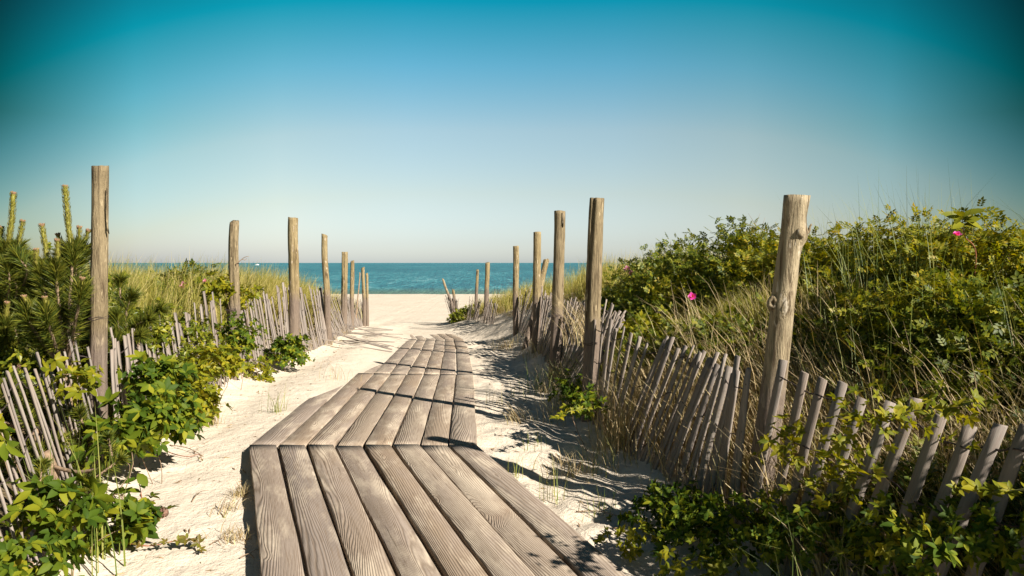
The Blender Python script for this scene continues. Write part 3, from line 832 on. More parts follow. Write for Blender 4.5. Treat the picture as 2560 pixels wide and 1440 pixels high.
tuft_px('small green tuft at the right edge of the nearest section', 1288, 1198, 16, .2, M_GREENG, 4, spread=.03, bendm=.45)
tuft_px('pair of upright green blades on shaded sand right of the walk', 1385, 1248, 16, .26, M_GREENG, 5, spread=.05, bendm=.4)
tuft_px('dark flattened tuft in the shade right of the walk', 1420, 1190, 80, .22, M_DRYG, 6, spread=.09, bendm=1.3)
tuft_px('tall grassy clump at the foot of the slats near the middle right', 1560, 1120, 170, .5, M_DRYG, 7, spread=.09, bendm=.6)
tuft_px('green and brown clump left of the stout barked post', 1345, 985, 40, .42, M_GREENG, 8, spread=.11, bendm=.7)
tuft_px('dry tuft lying on sand beside the striped fence shadow', 1300, 1055, 60, .22, M_DRYG, 9, spread=.06, bendm=1.25, lean=3.0)
tuft('large straw clump arching over the right fence', .75, 7.0, 120, .62, M_DRYG, 10, spread=.12, bendm=1.35, lean=2.9, z=.62)
tuft('green clump in the right bank beneath the arching straw', .62, 6.8, 130, .5, M_GREENG, 11, spread=.12, bendm=.9, lean=2.7)
tuft_px('low dry clump at the right fence foot in front of the straight post', 1262, 870, 110, .3, M_DRYG, 12, spread=.12, bendm=1.1)
tuft_px('tiny dry tuft against the left edge of the nearest section', 596, 1245, 60, .13, M_DRYG, 13, spread=.03, bendm=1.0)
tuft_px('dry wisp on the sand near the bottom left of the walk', 590, 1350, 70, .12, M_DRYG, 14, spread=.05, bendm=1.2)
tuft_px('loose straw beside the pine cone and walk edge', 560, 1285, 36, .16, M_DRYG, 15, spread=.04, bendm=1.4, lean=.3)
tuft('long arching green blades in front of the lower right creeper', 1.0, 2.45, 34, .62, M_GREENG, 16, spread=.16, bendm=.9, w=.006)
tuft('tangle of long green and straw blades leaning over the dark creeper', 1.22, 2.75, 46, .7, M_GREENG, 41, spread=.2, bendm=1.0, w=.006)
tuft('bleached stalks arching in the dark bottom right corner', 1.28, 2.3, 34, .6, M_DRYG, 42, spread=.18, bendm=1.1, w=.005)
tuft('upright green blades among the near left slats', -2.05, 3.5, 30, .75, M_GREENG, 17, spread=.1, bendm=.35, w=.008)
tuft('straw and green clump behind the stout barked post', .95, 5.5, 120, .5, M_DRYG, 18, spread=.12, bendm=.9)
tuft_px('little tuft growing in the crack at the joint of the first two sections', 1137, 1128, 30, .07, M_GREENG, 19, spread=.02, bendm=.9, w=.003)
for k_, (px, py) in enumerate(((1480, 1190), (1330, 1120), (1500, 1290), (1240, 1010))):
    tuft_px(['thin grass in shade below the middle slats', 'few blades on striped sand by the second section', 'single wisps on the dark sand near the creeper', 'dry stalks beside second section edge'][k_],
            px, py, 14, .2, M_GREENG if k_ != 3 else M_DRYG, 30 + k_, spread=.06, bendm=.7)

# ------------------------------------------------------------------ bushes
def bush(name, label, cat, group, c, rad, nclump, nleaf, tmpl, size, mat, seed, sigma=.1, droop=.25, stems=14, stem_mat=None, flat=.35, leaf_up=.7, stem_r=.007, bare=0):
    r = np.random.default_rng(seed)
    c = np.asarray(c, float); rad = np.asarray(rad, float)
    root = empty(name, c); tag(root, label, cat, group)
    gauss = lambda sh: np.clip(r.normal(size=sh), -1.7, 1.7)
    d = r.normal(size=(nclump, 3)); d[:, 2] = np.abs(d[:, 2]) - flat * .5; d = nrm(d)
    rr = r.uniform(.35, 1.0, nclump) ** .6
    rr *= 1 + .22 * noise3(d * 2.2 + seed, seed)
    cc = c + d * rad * rr[:, None]
    cc[:, 2] = np.maximum(cc[:, 2], ground(cc[:, 0], cc[:, 1]) + .04)
    n = nclump * nleaf
    sg = sigma * np.repeat(r.uniform(.55, 1.35, nclump), nleaf)
    pos = np.repeat(cc, nleaf, 0) + gauss((n, 3)) * sg[:, None]
    out = nrm(pos - (c + np.array([0, 0, rad[2] * .1])))
    up = out * .55 + np.array([0, 0, leaf_up]) + r.normal(0, .45, (n, 3))
    dr = nrm(r.normal(size=(n, 3)) * .8 + out * .7); dr[:, 2] -= droop
    m = MB(); scatter(m, tmpl[0], tmpl[1], pos, frames(dr, up), size * r.uniform(.6, 1.2, n))
    m.build('foliage', mat, root)
    if stems:
        m = MB()
        for k in range(min(stems, nclump)):
            e = cc[k]; b0 = c + np.array([r.normal(0, .05), r.normal(0, .05), 0]); b0[2] = G(b0[0], b0[1]) - .03
            mid = (b0 + e) / 2 + r.normal(0, .05, 3)
            pts = spline([b0, mid, e], 8); tube(m, pts, np.linspace(stem_r, .0016, 8), 4)
        for k in range(bare):
            b0 = cc[r.integers(nclump)]; tip = b0 + np.array([r.normal(0, .08), r.normal(0, .05), r.uniform(.12, .3)])
            pts = spline([b0, (b0 + tip) / 2 + r.normal(0, .02, 3), tip], 6); tube(m, pts, np.linspace(.003, .001, 6), 4)
            s0 = pts[3]; tip2 = s0 + np.array([r.normal(0, .08), 0, r.uniform(.04, .12)]); tube(m, np.array([s0, (s0 + tip2) / 2, tip2]), [.002, .0015, .001], 4)
        m.build('stem', stem_mat or M_TWIG, root)
    return root
def rose_flower(parent, p, s, mat, seed, facing=(-.3, -1, .5)):
    r = np.random.default_rng(seed)
    m = MB(); f = nrm(np.array(facing, float))
    u = nrm(np.cross(f, [0, 0, 1])); w = np.cross(f, u)
    tv, tf = leaflet_big(.42, -.28, .12)
    n = 10
    ds = []; ups = []
    for k in range(n):
        a = k * 2 * math.pi / 5 + (0.6 if k >= 5 else 0) + r.normal(0, .1)
        ds.append((u * math.cos(a) + w * math.sin(a)) * (1 if k < 5 else .8) + f * (.25 if k < 5 else .7)); ups.append(f)
    scatter(m, tv, tf, np.repeat(p[None], n, 0), frames(np.array(ds), np.array(ups)), s * np.array([1] * 5 + [.7] * 5))
    fl = m.build('flower', mat, parent)
    m = MB(); a = np.arange(8) * math.pi / 4
    tube(m, np.array([p + f * s * .08, p + f * s * .2, p + f * s * .26]), [s * .16, s * .18, s * .05], 8)
    m.build('flower_centre', M_POLLEN, fl)
def at(px, d, dz=0):
    x = (px - 1280) / F * d; return np.array([x, d, G(x, d) + dz])
RG = 'rose bushes on the right bank'
# (px, depth, rx, ry, rz, clumps, label, mat)
RB = [
 (1590, 9.8, .6, .7, .62, 70, 'low rose bush nearest the sea on the right dune, with pale pink blooms', 0),
 (1680, 9.0, .7, .8, .95, 90, 'rounded rose bush with bare twigs above it on the left slope of the mound', 0),
 (1790, 8.2, .85, .9, 1.0, 110, 'tallest rose bush of the mound left of the pale leaning post', 0),
 (1900, 7.6, .7, .8, .95, 95, 'rose bush at the top of the mound just left of the leaning post top', 0),
 (1720, 7.2, .45, .4, .45, 50, 'low rose bush in grass on the slope behind the barked post', 0),
 (1740, 6.1, .55, .45, .42, 80, 'dark green rose bush with one bright magenta bloom behind the slats', 0),
 (1870, 5.6, .5, .5, .40, 75, 'dark leafy rose bush low behind the slats beside the leaning post', 0),
 (2010, 7.0, .8, .8, .9, 105, 'rose bush whose top shows right of the leaning post', 1),
 (2150, 6.4, .8, .8, .72, 100, 'yellowish bush with arching shoots at the crest right of the leaning post', 1),
 (2290, 5.8, .75, .7, .88, 120, 'leafy yellow green bush on the right crest below tall grass', 1),
 (2440, 5.2, .75, .7, .90, 130, 'broad bush under the red tinged shoot near the right edge', 1),
 (2570, 4.8, .7, .7, .85, 120, 'bush at the far right edge of the bank', 1),
 (2340, 4.4, .4, .35, .5, 50, 'shaded bush in the middle of the right bank', 0),
 (2500, 3.9, .5, .45, .62, 80, 'dark bush halfway down the bank at the right edge', 0),
 (2110, 4.9, .3, .3, .42, 36, 'small green bush among dry grass right of the leaning post', 0),
 (2460, 3.1, .45, .45, .5, 80, 'dark bush behind the near right slats', 0),
 (2620, 2.7, .45, .45, .6, 70, 'dark bush behind the last slats at the right edge', 0),
 (1680, 8.1, .55, .4, .62, 85, 'rose bush in the middle of the mound above the yellow green grass', 0),
 (1790, 7.7, .6, .4, .66, 95, 'rose bush in the middle of the mound right above the magenta bloom', 1),
 (1900, 7.1, .55, .4, .66, 85, 'rose bush in the middle of the mound touching the leaning post', 0),
 (2230, 4.9, .4, .3, .45, 45, 'yellow green bush on the slope above the brown grass', 1),
 (2400, 4.4, .6, .35, .66, 90, 'mid green bush on the slope under the broad right bush', 1),
 (2550, 4.1, .5, .35, .66, 80, 'mid green bush on the slope at the right edge', 0),
]
bushes = []
for k, (px, d, rx, ry, rz, ncl, lab, mt) in enumerate(RB):
    b = bush('rose_bush', lab, 'bush', RG, at(px, d), (rx, ry, rz * (.74 if k in (1, 2, 3) else .72 if k in (7, 8) else .6 if 6 < k < 12 else .52)), int(ncl * 1.15), 26, T_PINN, .088, M_ROSEY if mt else M_ROSE, 200 + k, sigma=.085, bare=4 if k in (1, 2, 3, 9) else 1)
    bushes.append(b)
rose_flower(bushes[5], P(1731, 742, 5.62), .036, M_PETAL, 1)
rose_flower(bushes[0], P(1580, 684, 8.9), .045, M_PETALP, 2)
rose_flower(bushes[0], P(1568, 673, 8.9), .045, M_PETALP, 3)
rose_flower(bushes[10], P(2391, 588, 4.9), .035, M_PETAL, 4, (0, -.6, 1))
# taller growth on the bank just right of the picture, shading the corner
for k, (x_, y_, rz_, lab) in enumerate(((2.5, .9, .62, 'tall rose bush on the bank beside the path, outside the right edge'),
                                       (3.1, 1.7, .62, 'rose bush further up the bank, just outside the right edge'),
                                       (2.75, .1, .62, 'rose bush on the bank next to where the photographer stands'),
                                       (2.45, 1.6, 1.05, 'rose bush directly behind the last near right slats, outside the frame'),
                                       (2.65, 2.05, .9, 'rose bush at the shoulder of the bank, just beyond the right edge'))):
    bush('rose_bush', lab, 'bush', RG, (x_, y_, G(x_, y_)), (.55, .5, rz_), 110, 17, T_PINN, .105, M_ROSE, 260 + k, sigma=.085)
# red tinged leafy shoot above the crest
def shoot(label, root_pt, pts, leaves, size, mat, seed, tmpl=T_ONE, stem=M_REDSTEM, name='leafy_shoot', cat='plant', group=None, rad=.005):
    r = np.random.default_rng(seed)
    root = empty(name, root_pt); tag(root, label, cat, group)
    c = spline(pts, 24); m = MB(); tube(m, c, np.linspace(rad, rad * .4, 24), 5); m.build('stem', stem, root)
    idx = np.linspace(24 * leaves[1], 23, leaves[0]).astype(int)
    pos = c[idx]; n = len(idx)
    dr = nrm(np.stack([np.where(np.arange(n) % 2 == 0, 1, -1) * r.uniform(.4, 1, n), r.uniform(-.8, .1, n), r.uniform(-.5, .4, n)], -1))
    m = MB(); scatter(m, tmpl[0], tmpl[1], pos, frames(dr, np.array([[0, -.5, 1.]]) + r.normal(0, .3, (n, 3))), size * r.uniform(.7, 1.15, n)); m.build('leaves', mat, root)
    return root
g = at(2420, 4.7)
shoot('broad leaved shoot with red tip standing above the right bushes', g, [g, P(2440, 640, 4.65), P(2412, 590, 4.6), P(2405, 540, 4.6)], (10, .82), .12, M_BAY, 5)

# left side bushes
LG = 'bushes behind the left fence'
bush('bayberry_bush', 'broadleaf bush behind the pines at the left edge', 'bush', LG, at(30, 6.6), (.7, .6, .62), 110, 16, T_WHORL, .07, M_BAY, 301, sigma=.09)
bush('bayberry_bush', 'broadleaf bush between the two pines, leaves showing above the grass', 'bush', LG, at(150, 6.9), (.7, .5, .5), 90, 16, T_WHORL, .065, M_BAY, 302, sigma=.09)
bush('bayberry_bush', 'bright yellow green bush just right of the tall left post', 'bush', LG, at(310, 6.2), (.5, .5, .72), 130, 17, T_WHORL, .062, M_BAY, 303, sigma=.075)
bush('bayberry_bush', 'smaller bush with reddish shoot tips behind the broken left slats', 'bush', LG, at(395, 7.0), (.5, .5, .6), 85, 16, T_WHORL, .055, M_BAY, 304, sigma=.08)
lb = bush('rose_bush', 'low rose bush with a pink bloom in the left dune grass', 'bush', LG, at(455, 9.5), (.55, .5, .48), 60, 16, T_PINN, .1, M_ROSE, 305, sigma=.08)
rose_flower(lb, P(460, 714, 9.1), .055, M_PETALP, 6); rose_flower(lb, P(513, 703, 9.2), .035, M_PETALP, 7)
bush('bayberry_bush', 'small green shrub on the sand by the beach entrance', 'bush', 'bushes at the beach entrance', at(1163, 21.0, -.02), (.42, .4, .36), 45, 14, T_WHORL, .075, M_BAY, 306, sigma=.08)
bush('bayberry_bush', 'dark sprawling bush under the near left pine', 'bush', LG, at(60, 5.0), (.55, .45, .5), 80, 14, T_WHORL, .06, M_BAY, 307, sigma=.09)

# ------------------------------------------------------------------ pines
def needles(m, pts, n, L, r, spread=.75, w=.0022):
    pts = np.asarray(pts, float)
    t = nrm(np.gradient(pts, axis=0))
    i = r.integers(0, len(pts), n); f = r.random(n)[:, None]
    j = np.clip(i + 1, 0, len(pts) - 1)
    p = pts[i] * (1 - f) + pts[j] * f
    rad = r.normal(size=(n, 3)); rad = nrm(rad - (rad * t[i]).sum(-1, keepdims=True) * t[i])
    d = nrm(t[i] * (1 - spread * .5) + rad * spread)
    ln = L * r.uniform(.7, 1.15, n)[:, None]
    s_ = nrm(np.cross(d, r.normal(size=(n, 3)))) * w
    tip = p + d * ln; tip[:, 2] -= .012 * r.random(n)
    mid = p + d * ln * .55
    v = np.stack([p - s_ * .8, p + s_ * .8, mid + s_, tip, mid - s_], 1)
    m.add(v.reshape(-1, 3), [np.arange(n)[:, None] * 5 + np.array([[0, 1, 2, 4]]), np.arange(n)[:, None] * 5 + np.array([[4, 2, 3]])])
def cone_mesh(m, c, axis, L, Rr, r):
    axis = nrm(np.asarray(axis, float)); u = nrm(np.cross(axis, [0.3, .2, 1])); w = np.cross(axis, u)
    tube(m, np.array([c + axis * L * t for t in (0, .3, .7, 1)]), [Rr * .5, Rr * .6, Rr * .4, Rr * .05], 8)
    n = 60; k = np.arange(n); t = (k + .5) / n; a = k * 2.39996
    prof = Rr * np.sin(np.pi * (.16 + .8 * t)) ** .8
    rad = np.cos(a)[:, None] * u + np.sin(a)[:, None] * w
    p = c + axis * (t * L)[:, None] + rad * (prof * .35)[:, None]
    tv = np.array([(0, -.2, 0), (.8, -.42, .08), (1.05, 0, .22), (.8, .42, .08), (0, .2, 0), (.85, 0, -.1)])
    tf = [np.array([[0, 1, 2], [0, 2, 4], [4, 2, 3], [1, 5, 2], [2, 5, 3]])]
    scatter(m, tv, tf, p, frames(rad + axis * .35, np.repeat(axis[None], n, 0) * 1.0), prof * .85 + .003)
def pine(label, base, cands, shoots, d, seed, cones=(), ndl=.11):
    r = np.random.default_rng(seed)
    base = np.asarray(base, float)
    root = empty('pine_tree', base); tag(root, label, 'pine tree', 'young pines along the left fence')
    wood = MB(); ndm = MB()
    topz = max(P(c[2], c[3], d)[2] for c in cands) if cands else base[2] + .6
    tr = spline([base - np.array([0, 0, .1]), base + np.array([.03, .02, (topz - base[2]) * .3]), base + np.array([0, 0, (topz - base[2]) * .55])], 10)
    tube(wood, tr, np.linspace(.035, .018, 10), 8)
    for (tx, ty, bx, by, dd, rad) in [(c[0], c[1], c[2], c[3], d + c[4], c[5]) for c in cands]:
        tip = P(tx, ty, dd); bot = P(bx, by, dd)
        br = spline([tr[r.integers(2, 9)], (tr[7] + bot) / 2 + np.array([0, 0, -.06]), bot], 12)
        tube(wood, br, np.linspace(.014, .009, 12), 6)
        ax = nrm(tip - bot)
        needles(ndm, np.concatenate([br[5:], bot[None] + ax[None] * .03]), 480, ndl, r)
        needles(ndm, np.stack([bot - ax * .05, bot, bot + ax * .05]), 260, ndl * 1.05, r, .55)
        # the candle
        m = MB(); n = 14
        bent = np.array([r.normal(0, .012), 0, 0])
        cpts = np.array([bot * (1 - t) + tip * t + bent * math.sin(math.pi * t) for t in np.linspace(0, 1, n)])
        rr = rad * (1 + .1 * r.normal(size=n)) * np.linspace(1.05, .85, n)
        tube(m, cpts, rr * .8, 8)
        nn = int(420 * np.linalg.norm(tip - bot) / .3)
        i = r.integers(0, n - 1, nn); f = r.random(nn)[:, None]
        pp = cpts[i] * (1 - f) + cpts[i + 1] * f
        a = r.uniform(0, 2 * np.pi, nn); u = nrm(np.cross(ax, [0, 1, .1])); w_ = np.cross(ax, u)
        rd = np.cos(a)[:, None] * u + np.sin(a)[:, None] * w_
        scatter(m, T_SMALL[0] * np.array([1, .35, .6]), T_SMALL[1], pp + rd * rad * .75, frames(ax[None] * 1.0 + rd * .55, rd), .024 * r.uniform(.7, 1.3, nn))
        cd = m.build('candle', M_CANDLE, root)
        m = MB()
        for q_ in range(9):
            aa = q_ * 2.4; dv = nrm(ax * (.9 if q_ else 2) + (u * math.cos(aa) + w_ * math.sin(aa)) * .8)
            tube(m, np.array([tip - ax * .008, tip + dv * .014, tip + dv * .026]), [.006, .007, .002], 5)
        m.build('bud', M_BUD, cd)
    for (sx_, sy_, dd, dx, dz, L, nn) in shoots:
        p = P(sx_, sy_, d + dd); ax = nrm(np.array([dx, r.uniform(-.5, .1), dz]))
        b0 = p - ax * L
        k = int(np.clip((b0[2] - base[2]) / max(.2, topz - base[2]) * 12, 0, 9))
        br = spline([tr[k], (tr[k] + b0) / 2 - np.array([0, 0, .04]), b0, p], 14)
        tube(wood, br, np.linspace(.012, .006, 14), 5)
        needles(ndm, br[6:], nn, ndl, r)
        needles(ndm, np.stack([p - ax * .05, p - ax * .02, p]), nn // 4, ndl * .9, r, .4)
    wd = wood.build('trunk', M_TWIG, root)
    ndm.build('needles', M_NEED, root)
    for (cx, cy, dd, L) in cones:
        m = MB(); cone_mesh(m, P(cx, cy, d + dd), (.6, -.3, -.5), L, L * .42, r); m.build('cone', M_CONE, root)
    return root
r = np.random.default_rng(77)
def rshoots(n, x0, x1, y0, y1, d0, d1, nn=330):
    return [(r.uniform(x0, x1), r.uniform(y0, y1), r.uniform(d0, d1), r.normal(0, .5), r.uniform(.5, 1.2), r.uniform(.1, .2), nn) for _ in range(n)]
pine('young pine with the tallest upright candle beside the tall left post', at(150, 4.85), [
    (163, 470, 182, 648, 0, .017), (105, 566, 126, 690, .05, .014), (146, 590, 168, 660, .1, .009), (143, 604, 140, 690, -.05, .012),
    (198, 572, 192, 640, .05, .011), (221, 580, 204, 650, .1, .011), (92, 628, 106, 700, 0, .012), (60, 745, 70, 800, -.2, .011), (112, 748, 118, 800, -.25, .010), (205, 700, 200, 745, -.2, .009)],
    rshoots(34, 80, 225, 690, 960, .12, .55), 4.78, 1, cones=[(28, 905, -.05, .075)])
pine('young pine with thick candles cut by the left picture edge', at(10, 5.2), [
    (33, 486, 12, 640, 0, .018), (56, 556, 40, 640, .05, .014), (4, 572, 0, 650, .1, .016), (18, 760, 14, 830, -.25, .012), (62, 668, 58, 720, -.1, .011)],
    rshoots(26, -60, 90, 640, 940, -.3, .3), 5.1, 2)
pine('low pine spreading right of the tall left post behind the slats', at(315, 5.7), [],
    [(370, 800, 0, 1, .5, .2, 600), (400, 775, .1, 1, .5, .18, 500), (290, 790, .1, -.2, 1, .15, 500), (330, 740, .2, .3, 1, .14, 450), (280, 840, -.1, -.3, .8, .15, 500), (350, 840, -.1, .9, .4, .2, 500), (300, 700, .3, 0, 1, .12, 350)], 5.7, 3, ndl=.11)
pine('low dark pine boughs behind the near left slats', at(70, 4.35), [], rshoots(22, -60, 225, 950, 1190, -.15, .45, 520), 4.1, 9, cones=[(58, 1215, -.2, .08)], ndl=.085)
pine('small pine seedling among the near left slats', at(105, 3.9), [], [(105, 1165, -.45, .1, 1, .2, 700), (270, 1095, -.2, .1, 1, .14, 420), (130, 1235, -.5, .2, 1, .14, 400), (300, 1150, -.2, .7, .5, .16, 420)], 3.9, 4, ndl=.06, cones=[(60, 1240, -.6, .075)])

# pine cone on the sand
g = GP(405, 1297)
m = MB(); cone_mesh(m, g + np.array([.03, 0, .028]), (-1, .1, -.05), .075, .034, r)
tag(m.build('pine_cone', M_CONE, origin=g), 'brown pine cone lying on the sand left of the nearest section', 'pine cone')

# ------------------------------------------------------------------ creeper
VG = 'creeper plants climbing the fences'
def creeper(label, c, rad, ncl, nl, size, mat, seed, sig=.09, group=VG, stems=2, up=.45, name='creeper', droop=.55):
    return bush(name, label, 'creeper', group, c, rad, ncl, nl, T_PALM, size, mat, seed, sigma=sig, droop=droop, stems=stems, stem_mat=M_TWIG, leaf_up=up, stem_r=.0032)
def onpt(px, py, d): return P(px, py, d)
LC = [
 # px, py(centre), depth, rx, ry, rz, clumps, leaves, size, young, label
 (385, 1070, 4.7, .24, .18, .24, 26, 8, .085, 0, 'dark green creeper with big leaves hanging over the left fence near the sand'),
 (400, 960, 5.2, .24, .2, .16, 22, 7, .075, 0, 'leafy creeper on the left fence right of the tall post'),
 (275, 1120, 4.25, .14, .10, .12, 8, 6, .085, 0, 'creeper between the near left slats below the tall post'),
 (460, 1015, 5.9, .34, .2, .20, 34, 8, .065, 1, 'yellow green creeper covering the broken left slats'),
 (520, 915, 6.6, .34, .2, .17, 22, 7, .062, 1, 'bright creeper tops among the leaning slats before the twig post'),
 (600, 860, 7.6, .22, .18, .36, 28, 7, .06, 0, 'creeper climbing the slats at the foot of the twig post'),
 (548, 730, 7.85, .13, .1, .16, 14, 6, .065, 1, 'bright creeper leaves on the left of the twig post'),
 (605, 745, 8.1, .14, .1, .12, 10, 6, .065, 1, 'yellow creeper leaves just right of the twig post'),
 (720, 888, 9.0, .26, .2, .24, 40, 8, .058, 0, 'bushy creeper on the sand before the thick upright post'),
 (640, 935, 8.3, .22, .15, .14, 16, 7, .055, 1, 'small creeper patch at the sand edge between the twig and thick posts'),
 (60, 1405, 2.95, .24, .16, .06, 18, 6, .062, 0, 'large leaved creeper in the bottom left corner'),
 (150, 1275, 3.3, .16, .12, .10, 10, 6, .08, 0, 'creeper tangled round the lower ends of the near left slats'),
 (10, 1060, 3.3, .06, .08, .07, 4, 3, .09, 0, 'few big dark creeper leaves at the left edge'),
 (285, 1315, 3.65, .15, .10, .08, 14, 7, .078, 0, 'creeper spreading over the sand by the pine cone'),
 (190, 955, 4.25, .1, .08, .06, 6, 5, .07, 1, 'little yellow creeper spray on the tops of the near left slats'),
]
for k, (px, py, d, rx, ry, rz, ncl, nl, sz, yg, lab) in enumerate(LC):
    creeper(lab, onpt(px, py, d), (rx * .85, ry * .8, rz * .85), ncl, nl, sz, M_VINEY if yg else M_VINE, 400 + k, sig=.06)
RC = [
 (1965, 1130, 3.6, .10, .08, .12, 9, 5, 0.047, 1, 'yellow green creeper leaves against the foot of the pale leaning post'),
 (2070, 1170, 3.05, .13, .08, .09, 8, 5, 0.04, 1, 'lit creeper spray across the near right slats'),
 (2190, 1055, 2.75, .15, .06, .03, 8, 5, 0.038, 1, 'long creeper spray lying across the middle of the dark slats'),
 (2370, 1020, 2.4, .09, .05, .02, 4, 5, 0.036, 1, 'creeper tip resting on the tops of the near right slats'),
 (2190, 1330, 2.55, .10, .07, .05, 6, 5, 0.047, 1, 'small lit creeper cluster low in front of the right slats'),
 (2330, 1400, 2.3, .08, .06, .05, 5, 4, 0.05, 0, 'star shaped creeper leaves in the dark lower right'),
 (1660, 1290, 4.0, .24, .20, .14, 30, 7, 0.047, 0, 'dark creeper mass at the fence foot in shade'),
 (1820, 1340, 3.5, .28, .20, .12, 32, 7, 0.047, 0, 'deep shaded creeper under the leaning post'),
 (2050, 1350, 3.1, .26, .18, .11, 26, 7, 0.04, 0, 'deep shaded creeper below the lit sprays'),
 (2290, 1350, 2.65, .22, .13, .09, 18, 7, 0.04, 0, 'dense dark creeper at the foot of the near right slats'),
 (2480, 1375, 2.35, .18, .13, .08, 15, 7, 0.04, 0, 'dense dark creeper in the bottom right corner'),
 (1575, 1352, 3.6, .10, .06, .025, 6, 5, 0.043, 1, 'creeper tip reaching over sand towards the walk edge'),
 (1740, 1436, 3.15, .20, .06, .03, 12, 5, 0.043, 1, 'bright creeper leaves cut by the bottom edge beside the walk'),
 (1480, 1010, 5.35, .14, .10, .08, 10, 6, .05, 0, 'creeper low at the stout barked post'),
 (1640, 840, 6.3, .3, .2, .14, 26, 7, .06, 1, 'sunlit creeper seen through the slats right of the barked post'),
 (1420, 980, 6.3, .12, .12, .12, 14, 6, .05, 0, 'dark creeper in the fence left of the barked post'),
]
for k, (px, py, d, rx, ry, rz, ncl, nl, sz, yg, lab) in enumerate(RC):
    creeper(lab, onpt(px, py, d), (rx, ry, rz), ncl, nl, sz, M_VINEY if yg else M_VINE, 450 + k, sig=.055, stems=0 if yg else 1)
# runners
RUN = 'creeper runners on the sand'
g = lambda px, py, dz=.02: GP(px, py) + np.array([0, 0, dz])
shoot('bronze creeper runner trailing across the sand at the bottom left', g(230, 1395), [g(200, 1400, .04), g(290, 1385, .05), g(370, 1392, .04), g(440, 1382, .05), g(492, 1376, .04), g(500, 1392, .02)], (11, .1), .045, M_REDL, 61, T_PALM, M_REDSTEM, 'creeper_runner', 'creeper', RUN, .004)
b = GP(375, 1340)
shoot('upright creeper runner with a bare tip rising beside the pine cone', b, [b, b + np.array([-.03, 0, .12]), b + np.array([-.04, 0, .2]), b + np.array([-.06, 0, .33])], (13, .05), .08, M_VINE, 62, T_ONE, M_REDSTEM, 'creeper_runner', 'creeper', RUN, .004)
shoot('bare red creeper runner on the sand below the left leaves', g(410, 1135), [g(400, 1130, .03), g(430, 1145), g(470, 1150), g(497, 1145), g(504, 1156)], (3, .8), .02, M_REDL, 63, T_ONE, M_REDSTEM, 'creeper_runner', 'creeper', RUN, .004)
q = lambda x, y, d: P(x, y, d)
shoot('long yellow creeper runner crossing the shaded right slats', q(1870, 1240, 3.1), [q(1760, 1330, 3.6), q(1830, 1290, 3.5), q(1900, 1255, 3.45), q(1990, 1225, 3.25), q(2080, 1200, 3.05), q(2140, 1180, 2.9)], (14, .1), .055, M_VINEY, 64, T_PALM, M_STEM, 'creeper_runner', 'creeper', VG, .004)
shoot('yellow creeper runner laid over the tops of the right slats', q(2100, 1055, 2.5), [q(2090, 1040, 3.0), q(2160, 1050, 2.85), q(2230, 1040, 2.7), q(2300, 1025, 2.55), q(2400, 1018, 2.4)], (13, .1), .05, M_VINEY, 65, T_PALM, M_STEM, 'creeper_runner', 'creeper', VG, .004)
shoot('creeper runner entering from the right edge above the dark corner', q(2560, 1225, 1.9), [q(2600, 1220, 2.1), q(2520, 1228, 2.15), q(2460, 1230, 2.2), q(2390, 1222, 2.3)], (8, .2), .05, M_VINEY, 66, T_PALM, M_STEM, 'creeper_runner', 'creeper', VG, .004)
shoot('yellow creeper runner creeping from the barked post over the sand', q(1480, 1015, 5.3), [q(1500, 1010, 5.4), q(1460, 1022, 5.2), q(1420, 1030, 5.1), q(1390, 1048, 5.0)], (10, .1), .045, M_VINEY, 67, T_PALM, M_STEM, 'creeper_runner', 'creeper', RUN, .003)

# ------------------------------------------------------------------ litter on the sand
def litter(name, label, n, xr_, yr_, ok, seed, L=(.015, .07)):
    r = np.random.default_rng(seed)
    x = r.uniform(*xr_, n * 6); y = r.uniform(*yr_, n * 6); k = ok(x, y); x = x[k][:n]; y = y[k][:n]; n = len(x)
    base = np.stack([x, y, ground(x, y) + .004], -1)
    m = MB(); a = r.uniform(0, 2 * np.pi, n)
    ln = r.uniform(*L, n) * r.uniform(.5, 1.5, n)
    d = np.stack([np.cos(a), np.sin(a), r.normal(0, .12, n)], -1)
    tv = np.array([(-.5, -.03, 0), (-.1, -.05, .05), (.5, 0, 0), (-.1, .05, .05), (-.5, .03, 0), (0, 0, -.04)])
    scatter(m, tv, [np.array([[0, 1, 3, 4]]), np.array([[1, 2, 3], [5, 1, 0], [5, 4, 3]])], base, frames(d, np.array([[0, 0, 1.]]) + r.normal(0, .2, (n, 3))), ln)
    o = m.build(name, M_LITTER); tag(o, label, 'litter', None, 'stuff')
litter('dry_litter', 'scattered dry needles and bark bits on the white sand left of the walk', 520, (-3.2, -.9), (3, 15), lambda x, y: (x > xl(y)) & (x < walkx(y) - .85), 1)
litter('dry_litter', 'scattered dry straw on the shaded sand right of the walk', 420, (-1.0, 1.5), (3, 15), lambda x, y: (x < xr(y) + .1) & (x > walkx(y) + .88), 2)
